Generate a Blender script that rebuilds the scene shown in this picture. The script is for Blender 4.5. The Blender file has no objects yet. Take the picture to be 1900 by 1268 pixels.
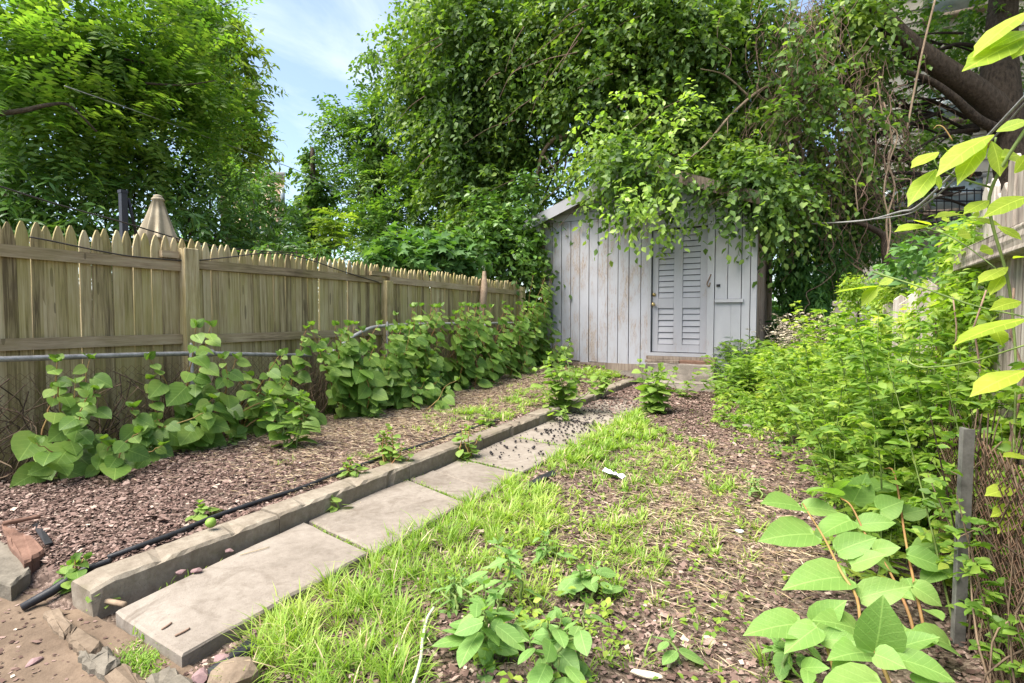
import bpy, bmesh, math, random
import numpy as np
from mathutils import Vector, Matrix
random.seed(7); rng = np.random.default_rng(11)
SC = bpy.context.scene; COL = SC.collection
# ------------------------------------------------------------------ camera
F = 1000.0; YAW = math.atan(545/F); PITCH = math.atan(42/F); H = 1.15
cd = bpy.data.cameras.new('camera'); cam = bpy.data.objects.new('camera', cd); COL.objects.link(cam)
cd.sensor_width = 36; cd.lens = 36*F/1900; cd.clip_start = .02; cd.clip_end = 1500
cam.location = (0, 0, H); cam.rotation_euler = (math.pi/2-PITCH, 0, YAW); SC.camera = cam
# ------------------------------------------------------------------ light
SUN_EL, SUN_AZ = math.radians(60), math.radians(215)      # azimuth clockwise from +Y: behind the camera on the left
SKY_STRENGTH, SUN_STRENGTH = .088, 3.7
w = bpy.data.worlds.new('World'); SC.world = w; w.use_nodes = True
nt = w.node_tree; nt.nodes.clear()
out = nt.nodes.new('ShaderNodeOutputWorld'); bg = nt.nodes.new('ShaderNodeBackground'); sky = nt.nodes.new('ShaderNodeTexSky')
sky.sky_type = 'NISHITA'; sky.sun_disc = False; sky.sun_elevation = SUN_EL; sky.sun_rotation = SUN_AZ; sky.air_density = 1.0; sky.dust_density = 1.0
tc = nt.nodes.new('ShaderNodeTexCoord'); mp = nt.nodes.new('ShaderNodeMapping'); mp.inputs['Scale'].default_value = (1.2, 1.2, 3.2); mp.inputs['Rotation'].default_value = (.3, .5, .4)
nz = nt.nodes.new('ShaderNodeTexNoise'); nz.inputs['Scale'].default_value = 1.9; nz.inputs['Detail'].default_value = 7; nz.inputs['Roughness'].default_value = .58; nz.inputs['Distortion'].default_value = .5
cr = nt.nodes.new('ShaderNodeValToRGB'); cr.color_ramp.elements[0].position = .48; cr.color_ramp.elements[0].color = (.12, .12, .12, 1); cr.color_ramp.elements[1].position = .80; cr.color_ramp.elements[1].color = (.9, .9, .9, 1)
mx = nt.nodes.new('ShaderNodeMix'); mx.data_type = 'RGBA'; mx.inputs['B'].default_value = (4.4, 4.8, 5.4, 1)
nt.links.new(tc.outputs['Generated'], mp.inputs['Vector']); nt.links.new(mp.outputs[0], nz.inputs['Vector']); nt.links.new(nz.outputs['Fac'], cr.inputs[0])
nt.links.new(cr.outputs[0], mx.inputs['Factor']); nt.links.new(sky.outputs[0], mx.inputs['A']); nt.links.new(mx.outputs['Result'], bg.inputs[0])
bg.inputs[1].default_value = SKY_STRENGTH; nt.links.new(bg.outputs[0], out.inputs[0])
sd = bpy.data.lights.new('sun', 'SUN'); so = bpy.data.objects.new('sun', sd); COL.objects.link(so)
sd.energy = SUN_STRENGTH; sd.angle = math.radians(50); sd.color = (1, .95, .86)
sv = Vector((math.sin(SUN_AZ)*math.cos(SUN_EL), math.cos(SUN_AZ)*math.cos(SUN_EL), math.sin(SUN_EL)))
so.rotation_euler = sv.to_track_quat('Z', 'Y').to_euler(); so.location = (-5, -5, 20)
SC.view_settings.view_transform = 'Standard'; SC.view_settings.look = 'None'; SC.view_settings.gamma = 1
SC.view_settings.exposure = 1.78; SC.view_settings.use_curve_mapping = False
SC.render.engine = 'CYCLES'; SC.cycles.max_bounces = 10; SC.cycles.diffuse_bounces = 7; SC.cycles.transmission_bounces = 7; SC.cycles.transparent_max_bounces = 8
# ------------------------------------------------------------------ pixel helpers: photograph pixel -> world point
FW = np.array([-math.sin(YAW)*math.cos(PITCH), math.cos(YAW)*math.cos(PITCH), -math.sin(PITCH)])
RT = np.array([math.cos(YAW), math.sin(YAW), 0.]); UP = np.cross(RT, FW); CAM = np.array([0, 0, H])
def ray(u, v): return FW + (u-950)/F*RT - (v-634)/F*UP
def at(u, v, d): return CAM + ray(u, v)*d                      # at camera depth d
def gz(u, v, z=0.): d = ray(u, v); return CAM + d*(z-H)/d[2]   # on a level
def onX(u, v, X): d = ray(u, v); return CAM + d*X/d[0]
def onY(u, v, Y): d = ray(u, v); return CAM + d*Y/d[1]
def proj(P):
    P = np.asarray(P, float)-CAM; z = P@FW
    return 950+F*(P@RT)/z, 634-F*(P@UP)/z
# ------------------------------------------------------------------ object helpers
def setp(o, label=None, cat=None, group=None, kind=None):
    if label: o['label'] = label
    if cat: o['category'] = cat
    if group: o['group'] = group
    if kind: o['kind'] = kind
    return o
BASE = {}
def thing(name, label, cat, loc=(0, 0, 0), group=None):
    o = bpy.data.objects.new(name, None); COL.objects.link(o); o.location = loc; o.empty_display_size = .1
    BASE[o.name] = np.array(loc, float); return setp(o, label, cat, group)
def base_of(p):
    while p is not None:
        if p.name in BASE: return BASE[p.name]
        p = p.parent
    return np.zeros(3)
def mesh(name, V, Fc, mats, uv=None, smooth=False, midx=None):
    me = bpy.data.meshes.new(name)
    V = np.asarray(V, np.float32)
    if isinstance(Fc, np.ndarray):
        n, k = Fc.shape
        me.vertices.add(len(V)); me.vertices.foreach_set('co', V.ravel())
        me.loops.add(n*k); me.loops.foreach_set('vertex_index', Fc.astype(np.int32).ravel())
        me.polygons.add(n); me.polygons.foreach_set('loop_start', np.arange(0, n*k, k, dtype=np.int32)); me.polygons.foreach_set('loop_total', np.full(n, k, np.int32))
        me.update(calc_edges=True)
        if uv is not None:
            l = me.uv_layers.new(name='UVMap'); l.data.foreach_set('uv', np.asarray(uv, np.float32)[Fc.ravel()].ravel())
    else:
        me.from_pydata([tuple(map(float, v)) for v in V], [], [tuple(int(i) for i in f) for f in Fc]); me.update()
        if uv is not None:
            l = me.uv_layers.new(name='UVMap')
            for lp in me.loops: l.data[lp.index].uv = uv[lp.vertex_index]
    for m in (mats if isinstance(mats, (list, tuple)) else [mats]): me.materials.append(m)
    if midx is not None: me.polygons.foreach_set('material_index', np.asarray(midx, np.int32))
    if smooth: me.polygons.foreach_set('use_smooth', np.ones(len(me.polygons), bool))
    return me
def link(name, me, parent=None, loc=None, rot=None, kind=None, label=None):
    o = bpy.data.objects.new(name, me); COL.objects.link(o)
    if parent is not None: o.parent = parent
    if loc is not None: o.location = loc
    if rot is not None: o.rotation_euler = rot
    if kind: o['kind'] = kind
    if label: o['label'] = label
    return o
def part(name, V, Fc, mat, parent=None, **k):      # V in world coordinates
    kind = k.pop('kind', None); lab = k.pop('label', None)
    return link(name, mesh(name, np.asarray(V, float)-base_of(parent), Fc, mat, **k), parent, kind=kind, label=lab)
def cat_geo(L):
    Vs, Fs, o = [], [], 0
    for V, Fc in L:
        Vs.append(np.asarray(V, float)); Fs.append(np.asarray(Fc)+o); o += len(V)
    return np.concatenate(Vs), np.concatenate(Fs)
CUBE_F = np.array([[0, 3, 2, 1], [4, 5, 6, 7], [0, 1, 5, 4], [1, 2, 6, 5], [2, 3, 7, 6], [3, 0, 4, 7]])
def box(x0, x1, y0, y1, z0, z1):
    return np.array([[x0, y0, z0], [x1, y0, z0], [x1, y1, z0], [x0, y1, z0], [x0, y0, z1], [x1, y0, z1], [x1, y1, z1], [x0, y1, z1]], float), CUBE_F
def bevel_box(x0, x1, y0, y1, z0, z1, b=.006, rough=0., sub=0, seed=0):
    bm = bmesh.new(); V, Fc = box(x0, x1, y0, y1, z0, z1); vs = [bm.verts.new(v) for v in V]
    for f in Fc: bm.faces.new([vs[i] for i in f])
    if sub: bmesh.ops.subdivide_edges(bm, edges=bm.edges[:], cuts=sub, use_grid_fill=True)
    if b: bmesh.ops.bevel(bm, geom=[e for e in bm.edges if e.calc_face_angle(0) > .5], offset=b, segments=2, affect='EDGES', profile=.6)
    r = random.Random(seed)
    if rough:
        for v in bm.verts: v.co += Vector((r.uniform(-1, 1), r.uniform(-1, 1), r.uniform(-1, 1)))*rough
    bm.verts.index_update(); V = [tuple(v.co) for v in bm.verts]; Fc = [tuple(v.index for v in f.verts) for f in bm.faces]; bm.free()
    return V, Fc
def tube(pts, rad, n=6, caps=True):
    P = np.asarray(pts, float); R = np.full(len(P), rad) if np.isscalar(rad) else np.asarray(rad, float)
    T = np.gradient(P, axis=0); T /= np.linalg.norm(T, axis=1)[:, None]+1e-9
    ref = np.array([0, 0, 1.]) if abs(T[:, 2]).mean() < .8 else np.array([1., 0, 0])
    A = np.cross(T, ref); A /= np.linalg.norm(A, axis=1)[:, None]+1e-9; B = np.cross(T, A)
    a = np.linspace(0, 2*np.pi, n, endpoint=False)
    V = (P[:, None]+R[:, None, None]*(np.cos(a)[None, :, None]*A[:, None]+np.sin(a)[None, :, None]*B[:, None])).reshape(-1, 3)
    i = np.arange(len(P)-1)[:, None]*n; j = np.arange(n)[None]; k = (j+1) % n
    Q = np.stack([i+j, i+k, i+n+k, i+n+j], -1).reshape(-1, 4)
    if caps and n == 6:
        o = (len(P)-1)*n
        Q = np.concatenate([Q, [[3, 2, 1, 0], [0, 5, 4, 3], [o, o+1, o+2, o+3], [o+3, o+4, o+5, o]]])
    return V, Q
def curve(pts, m=8, wob=0., seed=0):                # catmull-rom through points
    P = np.asarray(pts, float); P = np.vstack([2*P[0]-P[1], P, 2*P[-1]-P[-2]]); o = []
    for i in range(1, len(P)-2):
        for t in np.linspace(0, 1, m, endpoint=False):
            a, b, c, d = P[i-1:i+3]
            o.append(.5*(2*b+(c-a)*t+(2*a-5*b+4*c-d)*t*t+(3*b-a-3*c+d)*t**3))
    o.append(P[-2]); o = np.array(o)
    if wob: o += np.random.default_rng(seed).normal(0, wob, o.shape)
    return o
def unit(a): return a/(np.linalg.norm(a, axis=-1, keepdims=True)+1e-9)
# ------------------------------------------------------------------ materials
def M(name):
    m = bpy.data.materials.new(name); m.use_nodes = True; t = m.node_tree; t.nodes.clear()
    return m, t
class NB:                                           # small node builder
    def __init__(s, name): s.m, s.t = M(name)
    def n(s, typ, ins=None, **at_):
        x = s.t.nodes.new('ShaderNode'+typ)
        for k, v in at_.items(): setattr(x, k, v)
        for k, v in (ins or {}).items(): s.set(x.inputs[k], v)
        return x
    def set(s, sock, v):
        if isinstance(v, bpy.types.NodeSocket): s.t.links.new(v, sock)
        elif isinstance(v, bpy.types.Node): s.t.links.new(v.outputs[0], sock)
        else:
            if isinstance(v, tuple) and len(v) == 3 and sock.type == 'RGBA': v = v+(1,)
            sock.default_value = v
    def math(s, op, a, b=0., c=None):
        x = s.n('Math', operation=op); s.set(x.inputs[0], a); s.set(x.inputs[1], b)
        if c is not None: s.set(x.inputs[2], c)
        return x.outputs[0]
    def mix(s, f, a, b, blend='MIX'):
        x = s.n('Mix', data_type='RGBA', blend_type=blend); s.set(x.inputs['Factor'], f); s.set(x.inputs['A'], a); s.set(x.inputs['B'], b); return x.outputs['Result']
    def ramp(s, f, stops):
        x = s.n('ValToRGB'); e = x.color_ramp.elements
        while len(e) < len(stops): e.new(.5)
        for i, (p, c) in enumerate(stops): e[i].position = p; e[i].color = (c if isinstance(c, tuple) else (c, c, c))+(1,)
        s.set(x.inputs[0], f); return x.outputs[0]
    def coords(s, scale=(1, 1, 1), rand=0.):
        c = s.n('TexCoord').outputs['Object']
        if rand:
            r = s.n('ObjectInfo').outputs['Random']; v = s.n('CombineXYZ', {0: s.math('MULTIPLY', r, rand), 1: s.math('MULTIPLY', r, rand*1.7), 2: s.math('MULTIPLY', r, rand*.9)})
            a = s.n('VectorMath', operation='ADD'); s.set(a.inputs[0], c); s.set(a.inputs[1], v); c = a.outputs[0]
        return s.n('Mapping', {'Vector': c, 'Scale': scale}).outputs[0]
    def noise(s, co, sc, det=4, rough=.55, dist=0.): return s.n('TexNoise', {'Vector': co, 'Scale': sc, 'Detail': det, 'Roughness': rough, 'Distortion': dist}).outputs['Fac']
    def finish(s, col, rough=.8, bump=None, bstr=.3, bdist=.01, metal=0., spec=.3):
        p = s.n('BsdfPrincipled'); s.set(p.inputs['Base Color'], col); s.set(p.inputs['Roughness'], rough); s.set(p.inputs['Metallic'], metal); s.set(p.inputs['Specular IOR Level'], spec)
        if bump is not None:
            b = s.n('Bump', {'Strength': bstr, 'Distance': bdist, 'Height': bump}); s.set(p.inputs['Normal'], b)
        s.set(s.n('OutputMaterial').inputs[0], p); return s.m
def leaf_mat(name, dark, mid, light, trans=.38, veins=False, rough=.5, tint=(1.5, 1.7, .55), spec=.3, patch=1.2):
    b = NB(name)
    isl = b.n('NewGeometry').outputs['Random Per Island']; ob = b.n('ObjectInfo').outputs['Random']
    f = b.math('FRACT', b.math('ADD', isl, ob))
    big = b.noise(b.n('TexCoord').outputs['Object'], patch, 2)
    f = b.math('ADD', b.math('MULTIPLY', f, .7), b.math('MULTIPLY', b.math('SUBTRACT', big, .5), 1.7)); f = b.math('ADD', f, .15)
    col = b.ramp(f, [(0, dark), (.5, mid), (1, light)])
    bump = None
    if veins:
        sep = b.n('SeparateXYZ', {0: b.n('UVMap').outputs[0]}); x, y = sep.outputs[0], sep.outputs[1]
        ay = b.math('ABSOLUTE', b.math('SUBTRACT', y, .5))
        midrib = b.math('LESS_THAN', ay, .014)
        s_ = b.math('FRACT', b.math('MULTIPLY', b.math('SUBTRACT', x, b.math('MULTIPLY', ay, .75)), b.math('ADD', 5.2, b.math('MULTIPLY', ob, 2.4))))
        side = b.math('MULTIPLY', b.math('LESS_THAN', s_, .085), .6)
        vein = b.math('MAXIMUM', midrib, side)
        blot = b.noise(b.coords((1, 1, 1), 9.), 28, 4)
        col = b.mix(b.math('MULTIPLY', blot, .35), col, tuple(c*.6 for c in mid))
        sp = b.ramp(b.noise(b.coords((1, 1, 1), 13.), 17, 3, .7), [(.66, 0.), (.72, 1.)]); col = b.mix(b.math('MULTIPLY', sp, .5), col, (.27, .22, .06))
        col = b.mix(b.math('MULTIPLY', vein, .24), col, tuple(min(1, c*1.9+.03) for c in light))
        bump = b.math('SUBTRACT', 1., b.n('TexNoise', {'Vector': b.coords((1, 1, 1), 5.), 'Scale': 30.}).outputs['Fac'])
        bump = b.math('SUBTRACT', bump, b.math('MULTIPLY', vein, .8))
    p = b.n('BsdfPrincipled', {'Base Color': col, 'Roughness': rough, 'Specular IOR Level': spec})
    if bump is not None: b.set(p.inputs['Normal'], b.n('Bump', {'Strength': .35, 'Distance': .004, 'Height': bump}))
    tcol = b.mix(1., col, tint, 'MULTIPLY')
    t = b.n('BsdfTranslucent', {'Color': tcol}); x = b.n('MixShader', {0: trans, 1: p.outputs[0], 2: t.outputs[0]})
    b.set(b.n('OutputMaterial').inputs[0], x); return b.m
def simple(name, c1, c2, sc=8., rough=.8, bstr=.3, bdist=.01, scale=(1, 1, 1), rand=3., metal=0., spec=.3, isl=0.):
    b = NB(name); co = b.coords(scale, rand); n1 = b.noise(co, sc, 6, .62); n2 = b.noise(co, sc*6, 3)
    f = b.math('ADD', b.math('MULTIPLY', n1, .75), b.math('MULTIPLY', n2, .25))
    if isl: f = b.math('ADD', f, b.math('MULTIPLY', b.math('SUBTRACT', b.n('NewGeometry').outputs['Random Per Island'], .5), isl))
    else: f = b.math('ADD', f, b.math('MULTIPLY', b.math('SUBTRACT', b.n('ObjectInfo').outputs['Random'], .5), .18))
    return b.finish(b.ramp(f, [(.3, c1), (.7, c2)]), rough, f, bstr, bdist, metal, spec)
def wood_mat(name, c_dark, c_mid, c_light, algae=None, axis=2, amount=.5, rand=7.):
    b = NB(name); sc = [1, 1, 1]; sc[axis] = .06; co = b.coords(tuple(sc), rand); co2 = b.coords((1, 1, 1), rand)
    g = b.noise(co, 42, 5, .65, .4); g2 = b.noise(co, 190, 3, .6); big = b.noise(co2, 2.2, 4)
    r = b.n('ObjectInfo').outputs['Random']
    f = b.math('ADD', b.math('MULTIPLY', g, .6), b.math('MULTIPLY', g2, .25)); f = b.math('ADD', f, b.math('MULTIPLY', b.math('SUBTRACT', r, .5), .15)); f = b.math('ADD', f, b.math('MULTIPLY', b.math('SUBTRACT', big, .5), .35))
    col = b.ramp(f, [(.27, c_dark), (.42, c_mid), (.60, c_light)])
    kn = b.n('TexVoronoi', {'Vector': b.n('Mapping', {'Vector': co2, 'Scale': (9, 9, 2.6)}).outputs[0], 'Scale': 1.}).outputs['Distance']
    col = b.mix(b.math('MULTIPLY', b.math('LESS_THAN', kn, .1), .55), col, tuple(c*.5 for c in c_dark))
    if algae:
        al = b.ramp(b.noise(co2, 1.7, 5, .65), [(.42, 0.), (.66, 1.)])
        col = b.mix(b.math('MULTIPLY', al, amount), col, algae)
    return b.finish(col, .85, g, .45, .004)
m_fence = wood_mat('weathered_cedar', (.11, .08, .04), (.35, .275, .145), (.54, .45, .285), (.29, .255, .055), amount=.5)
m_rail = wood_mat('weathered_rail', (.12, .085, .05), (.29, .215, .13), (.43, .335, .22), (.2, .17, .05), axis=1, amount=.4)
m_oldgrey = wood_mat('old_grey_wood', (.14, .11, .09), (.34, .29, .24), (.52, .47, .41))
m_raw = wood_mat('brown_bare_wood', (.08, .06, .045), (.205, .155, .12), (.33, .265, .21))
m_bark = simple('bark', (.03, .021, .015), (.155, .114, .084), 22, .95, 1., .09, (1, 1, .35))
m_barkd = simple('dark_bark', (.02, .014, .01), (.07, .05, .036), 14, .95, 1., .05, (1, 1, .35))
m_twig = simple('pale_twig', (.16, .11, .075), (.34, .25, .17), 20, .9)
m_vinetwig = simple('vine_twig', (.10, .06, .045), (.27, .18, .13), 20, .9)
m_greenstem = simple('green_stem', (.10, .15, .04), (.2, .26, .07), 20, .6)
m_redstem = simple('red_stem', (.22, .09, .04), (.3, .22, .07), 9, .6)
m_dryvine = simple('dry_vine_stems', (.05, .033, .022), (.2, .14, .09), 14, .95, isl=.5)
m_dryweed = simple('dead_weed', (.25, .2, .14), (.5, .43, .32), 9, .95, isl=.5)
m_black = simple('black_plastic', (.012, .012, .014), (.03, .03, .034), 12, .5, .3)
m_cable = simple('black_cable', (.02, .017, .015), (.05, .04, .035), 12, .6, .2)
m_metal = simple('galvanised_steel', (.16, .155, .15), (.42, .41, .40), 18, .55, .3, .003, metal=.35)
m_rust = simple('rusty_wire', (.09, .045, .025), (.26, .17, .11), 30, .8, .3, .003, metal=.2)
m_greypost = simple('grey_steel_post', (.06, .055, .05), (.19, .18, .165), 22, .6, .3, .003, metal=.15)
m_darkmetal = simple('dark_metal', (.014, .014, .018), (.035, .033, .04), 9, .45, .1)
m_canvas = simple('beige_canvas', (.22, .18, .12), (.33, .28, .2), 7, .9, .25)
m_stone = simple('grey_stone', (.07, .06, .045), (.185, .16, .125), 11, .9, .6, .02)
m_warmstone = simple('tan_stone', (.08, .055, .035), (.2, .15, .105), 9, .9, .6, .02)
m_brick = simple('red_brick', (.10, .05, .033), (.21, .12, .085), 14, .9, .6, .01)
m_purple = simple('purple_shale', (.09, .055, .055), (.22, .14, .135), 14, .85, .5, .008, isl=.5)
m_berry = simple('dark_berry', (.006, .004, .006), (.02, .012, .014), 60, .4, .6, .002)
m_paper = simple('white_litter', (.62, .66, .7), (.85, .87, .9), 30, .6, .5, .004)
m_rope = simple('pale_cord', (.36, .38, .25), (.62, .64, .48), 90, .9, .6, .003)
m_fruit = simple('green_fruit', (.12, .22, .03), (.24, .36, .06), 9, .5, .1)
m_brass = simple('brass', (.34, .24, .1), (.55, .42, .2), 12, .35, .1, metal=.9)
m_dirt = simple('bare_dirt', (.085, .058, .038), (.185, .132, .09), 5, .95, .8, .03)
def soil(name, dark, mid, light):
    b = NB(name); co = b.coords((1, 1, .4)); wv = b.n('VectorMath', operation='ADD'); b.set(wv.inputs[0], co); b.set(wv.inputs[1], b.n('TexNoise', {'Vector': co, 'Scale': 26., 'Detail': 2.}).outputs['Color'])
    v = b.n('TexVoronoi', {'Vector': b.n('Mapping', {'Vector': co, 'Scale': (1, 1.7, 1), 'Rotation': (0, 0, .6)}).outputs[0], 'Scale': 62., 'Randomness': 1.}); sepc = b.n('SeparateColor', {0: v.outputs['Color']})
    n1 = b.noise(co, 2.2, 5, .65); n2 = b.noise(co, 90, 4, .7)
    f = b.math('ADD', b.math('MULTIPLY', sepc.outputs[0], .5), b.math('ADD', b.math('MULTIPLY', n1, .35), b.math('MULTIPLY', n2, .3)))
    col = b.ramp(f, [(.3, dark), (.6, mid), (.95, light)])
    hgt = b.math('ADD', b.math('MULTIPLY', sepc.outputs[1], .5), b.math('SUBTRACT', n2, v.outputs['Distance']))
    return b.finish(col, .95, hgt, .8, .012, 0., .1)
m_mulch = soil('mulch_soil', (.05, .034, .027), (.15, .105, .085), (.27, .2, .165)); m_lawn = soil('lawn_soil', (.05, .035, .026), (.15, .11, .083), (.27, .21, .165))
m_groundm = simple('open_ground', (.06, .05, .03), (.13, .11, .07), 3, .95)
def chip_mat(name, stops):
    b = NB(name); f = b.n('NewGeometry').outputs['Random Per Island']; col = b.ramp(f, stops)
    return b.finish(col, .95, b.noise(b.coords(), 120, 2), .3, .003, 0., .08)
m_chips = chip_mat('mulch_chip', [(0, (.04, .024, .02)), (.35, (.115, .073, .059)), (.7, (.195, .13, .108)), (.94, (.28, .2, .168)), (1, (.44, .35, .28))])
m_straw = chip_mat('dry_straw', [(0, (.24, .165, .095)), (.5, (.38, .29, .18)), (1, (.52, .43, .3))])
def concrete(name, c1, c2, c3, blotch):
    b = NB(name); co = b.coords((1, 1, 1), 5.); a = b.noise(co, 2.3, 6, .62, .3); c = b.noise(co, 26, 6, .7); d = b.noise(co, 140, 2)
    f = b.math('ADD', b.math('MULTIPLY', a, .62), b.math('MULTIPLY', c, .38))
    col = b.ramp(f, [(.32, c1), (.5, c2), (.68, c3)])
    st = b.ramp(b.noise(co, 5.2, 5, .7, .8), [(.52, 0.), (.68, 1.)]); col = b.mix(b.math('MULTIPLY', st, .7), col, blotch)
    sp = b.math('GREATER_THAN', d, .68); col = b.mix(b.math('MULTIPLY', sp, .45), col, tuple(x*.45 for x in c1))
    return b.finish(col, .88, b.math('ADD', c, b.math('MULTIPLY', d, .4)), .4, .006)
m_slab = concrete('bluestone_paver', (.13, .107, .085), (.205, .173, .142), (.27, .235, .197), (.115, .09, .068))
m_kerb = concrete('old_concrete', (.105, .082, .058), (.19, .156, .118), (.30, .26, .205), (.13, .11, .07))
m_step = concrete('step_concrete', (.14, .12, .1), (.26, .22, .185), (.38, .33, .28), (.1, .08, .06))
# weathered lavender-grey paint: bare wood shows where it has peeled
def paint(name, peel_lo, peel_hi, tone=(.375, .368, .40)):
    b = NB(name); co = b.coords((1, 1, .16), 6.); co2 = b.coords((1, 1, 1), 0.)
    g = b.noise(co, 34, 6, .7, .5); fine = b.noise(co, 150, 3); big = b.noise(b.n('Mapping', {'Vector': co2, 'Scale': (1.2, 1, .55)}).outputs[0], 2.4, 4, .6)
    r = b.n('ObjectInfo').outputs['Random']
    base = b.mix(b.math('MULTIPLY', r, .35), tone, tuple(c*.82 for c in tone)); base = b.mix(b.math('MULTIPLY', fine, .3), base, (.46, .45, .465))
    base = b.mix(b.ramp(big, [(.4, 0.), (.75, .45)]), base, (.25, .245, .26))
    pk = b.math('ADD', b.math('MULTIPLY', g, .55), b.math('MULTIPLY', big, .55))
    bare = b.ramp(fine, [(.35, (.19, .125, .09)), (.65, (.42, .36, .31))])
    col = b.mix(b.ramp(pk, [(peel_lo, 0.), (peel_hi, .85)]), base, bare)
    return b.finish(col, .75, g, .3, .004)
m_paint = paint('worn_grey_paint', .535, .66); m_paint2 = paint('grey_paint', .64, .8, (.365, .355, .375)); m_doorp = paint('door_paint', .62, .78, (.355, .342, .368))
m_sidew = wood_mat('bare_side_boards', (.13, .09, .065), (.3, .22, .165), (.44, .35, .28), axis=2)
m_dark = simple('dark_interior', (.01, .009, .008), (.02, .018, .016), 3, .95)
m_roof = simple('grey_roofing', (.12, .11, .105), (.24, .22, .21), 9, .9, .4)
m_siding = simple('beige_siding', (.34, .31, .27), (.45, .41, .36), 5, .85, .2)
m_glass = simple('window_glass', (.16, .2, .22), (.35, .42, .45), 2, .08, 0., spec=.7)
m_sill = simple('grey_trim', (.2, .185, .17), (.34, .32, .3), 6, .8)
m_salmon = simple('salmon_brick_wall', (.5, .33, .22), (.62, .44, .32), 9, .9, .3)
# foliage
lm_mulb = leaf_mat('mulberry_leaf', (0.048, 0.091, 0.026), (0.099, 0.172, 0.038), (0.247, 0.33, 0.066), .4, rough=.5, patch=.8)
lm_mulbn = leaf_mat('mulberry_lit_leaf', (0.14, 0.24, 0.05), (0.25, 0.37, 0.08), (0.42, 0.52, 0.15), .4, rough=.33)  # lighter copy of the crown leaf: bright highlights put into the colour
lm_ail = leaf_mat('ailanthus_leaflet', (0.069, 0.138, 0.028), (0.14, 0.231, 0.042), (0.28, 0.363, 0.077), .52, patch=.7)
lm_yel = leaf_mat('locust_leaf', (0.11, 0.165, 0.028), (0.209, 0.275, 0.044), (0.352, 0.396, 0.077), .45, patch=.5)
lm_laurel = leaf_mat('glossy_shrub_leaf', (0.047, 0.101, 0.023), (0.089, 0.179, 0.038), (0.206, 0.331, 0.076), .28, rough=.36, spec=.45)
lm_mid = leaf_mat('mid_tree_leaf', (0.045, 0.097, 0.023), (0.095, 0.183, 0.038), (0.223, 0.329, 0.058), .38)
lm_sap = leaf_mat('sapling_leaflet', (.15, .22, .03), (.23, .32, .045), (.35, .42, .08), .45)
lm_fig = leaf_mat('fig_leaf', (.055, .125, .035), (.10, .2, .055), (.19, .30, .09), .35)
lm_creep = leaf_mat('creeper_leaf', (0.04, 0.101, 0.025), (0.079, 0.187, 0.046), (0.174, 0.317, 0.069), .35)
lm_knot = leaf_mat('knotweed_leaf', (0.076, 0.154, 0.027), (0.137, 0.239, 0.043), (0.231, 0.329, 0.071), .36, veins=True, rough=.42)
lm_knotp = leaf_mat('pale_knotweed_leaf', (0.13, 0.22, 0.04), (0.21, 0.32, 0.065), (0.31, 0.4, 0.1), .4, veins=True)
lm_knotn = leaf_mat('near_knotweed_leaf', (0.15, 0.28, 0.06), (0.19, 0.33, 0.075), (0.26, 0.385, 0.105), .36, veins=True, rough=.5)
lm_gold = leaf_mat('sunlit_creeper_leaf', (.26, .36, .035), (.36, .45, .05), (.47, .54, .09), .5, veins=True)
lm_grass = leaf_mat('grass_blade', (0.14, 0.25, 0.035), (0.24, 0.36, 0.055), (0.39, 0.46, 0.11), .4, rough=.5)
lm_herb = leaf_mat('herb_leaf', (0.098, 0.19, 0.028), (0.196, 0.305, 0.044), (0.345, 0.41, 0.072), .42, patch=1.4)
lm_herby = leaf_mat('yellow_herb_leaf', (0.161, 0.264, 0.035), (0.287, 0.38, 0.055), (0.483, 0.506, 0.11), .45)
lm_herbd = leaf_mat('deep_herb_leaf', (0.069, 0.14, 0.02), (0.132, 0.23, 0.034), (0.241, 0.33, 0.052), .38)
lm_weed = leaf_mat('pale_weed_leaf', (0.143, 0.264, 0.066), (0.198, 0.341, 0.094), (0.286, 0.418, 0.132), .38, veins=True)
# ------------------------------------------------------------------ leaf templates (x along, y across)
def T(v, f): v = np.array(v, float); return v, np.array(f), np.stack([v[:, 0], v[:, 1]+.5], 1)
OVATE = T([(0, 0, 0), (.38, .31, .06), (.38, -.31, .06), (.5, 0, -.02), (1, 0, -.16), (.75, .19, 0), (.75, -.19, 0)], [(0, 3, 1), (0, 2, 3), (3, 5, 1), (3, 4, 5), (3, 2, 6), (3, 6, 4)])
NARROW = T([(0, 0, 0), (.45, .19, .03), (.45, -.19, .03), (1, 0, -.14)], [(0, 2, 1), (1, 2, 3)])
LANCE = T([(0, 0, 0), (.35, .12, .04), (.35, -.12, .04), (.7, .09, .0), (.7, -.09, .0), (1, 0, -.14)], [(0, 2, 1), (1, 2, 3), (2, 4, 3), (3, 4, 5)])
FIG = T([(0, 0, 0), (.1, .35, 0), (.3, .18, .03), (.55, .5, -.03), (.6, .16, .02), (1, 0, -.1), (.6, -.16, .02), (.55, -.5, -.03), (.3, -.18, .03), (.1, -.35, 0), (.4, 0, 0)],
        [(10, 0, 1), (10, 1, 2), (10, 2, 3), (10, 3, 4), (10, 4, 5), (10, 5, 6), (10, 6, 7), (10, 7, 8), (10, 8, 9), (10, 9, 0)])
def scatter(tpl, P, X, N, S):
    v, f, uv = tpl; X = unit(X); Z = unit(N-(N*X).sum(-1, keepdims=True)*X); Y = np.cross(Z, X)
    S = np.broadcast_to(np.asarray(S, float), (len(P),))
    V = P[:, None]+S[:, None, None]*(v[None, :, 0:1]*X[:, None]+v[None, :, 1:2]*Y[:, None]+v[None, :, 2:3]*Z[:, None])
    Fc = f[None]+(np.arange(len(P))*len(v))[:, None, None]
    return V.reshape(-1, 3), Fc.reshape(-1, f.shape[1]), np.tile(uv, (len(P), 1))
ZUP = np.array([0, 0, 1.])
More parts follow.
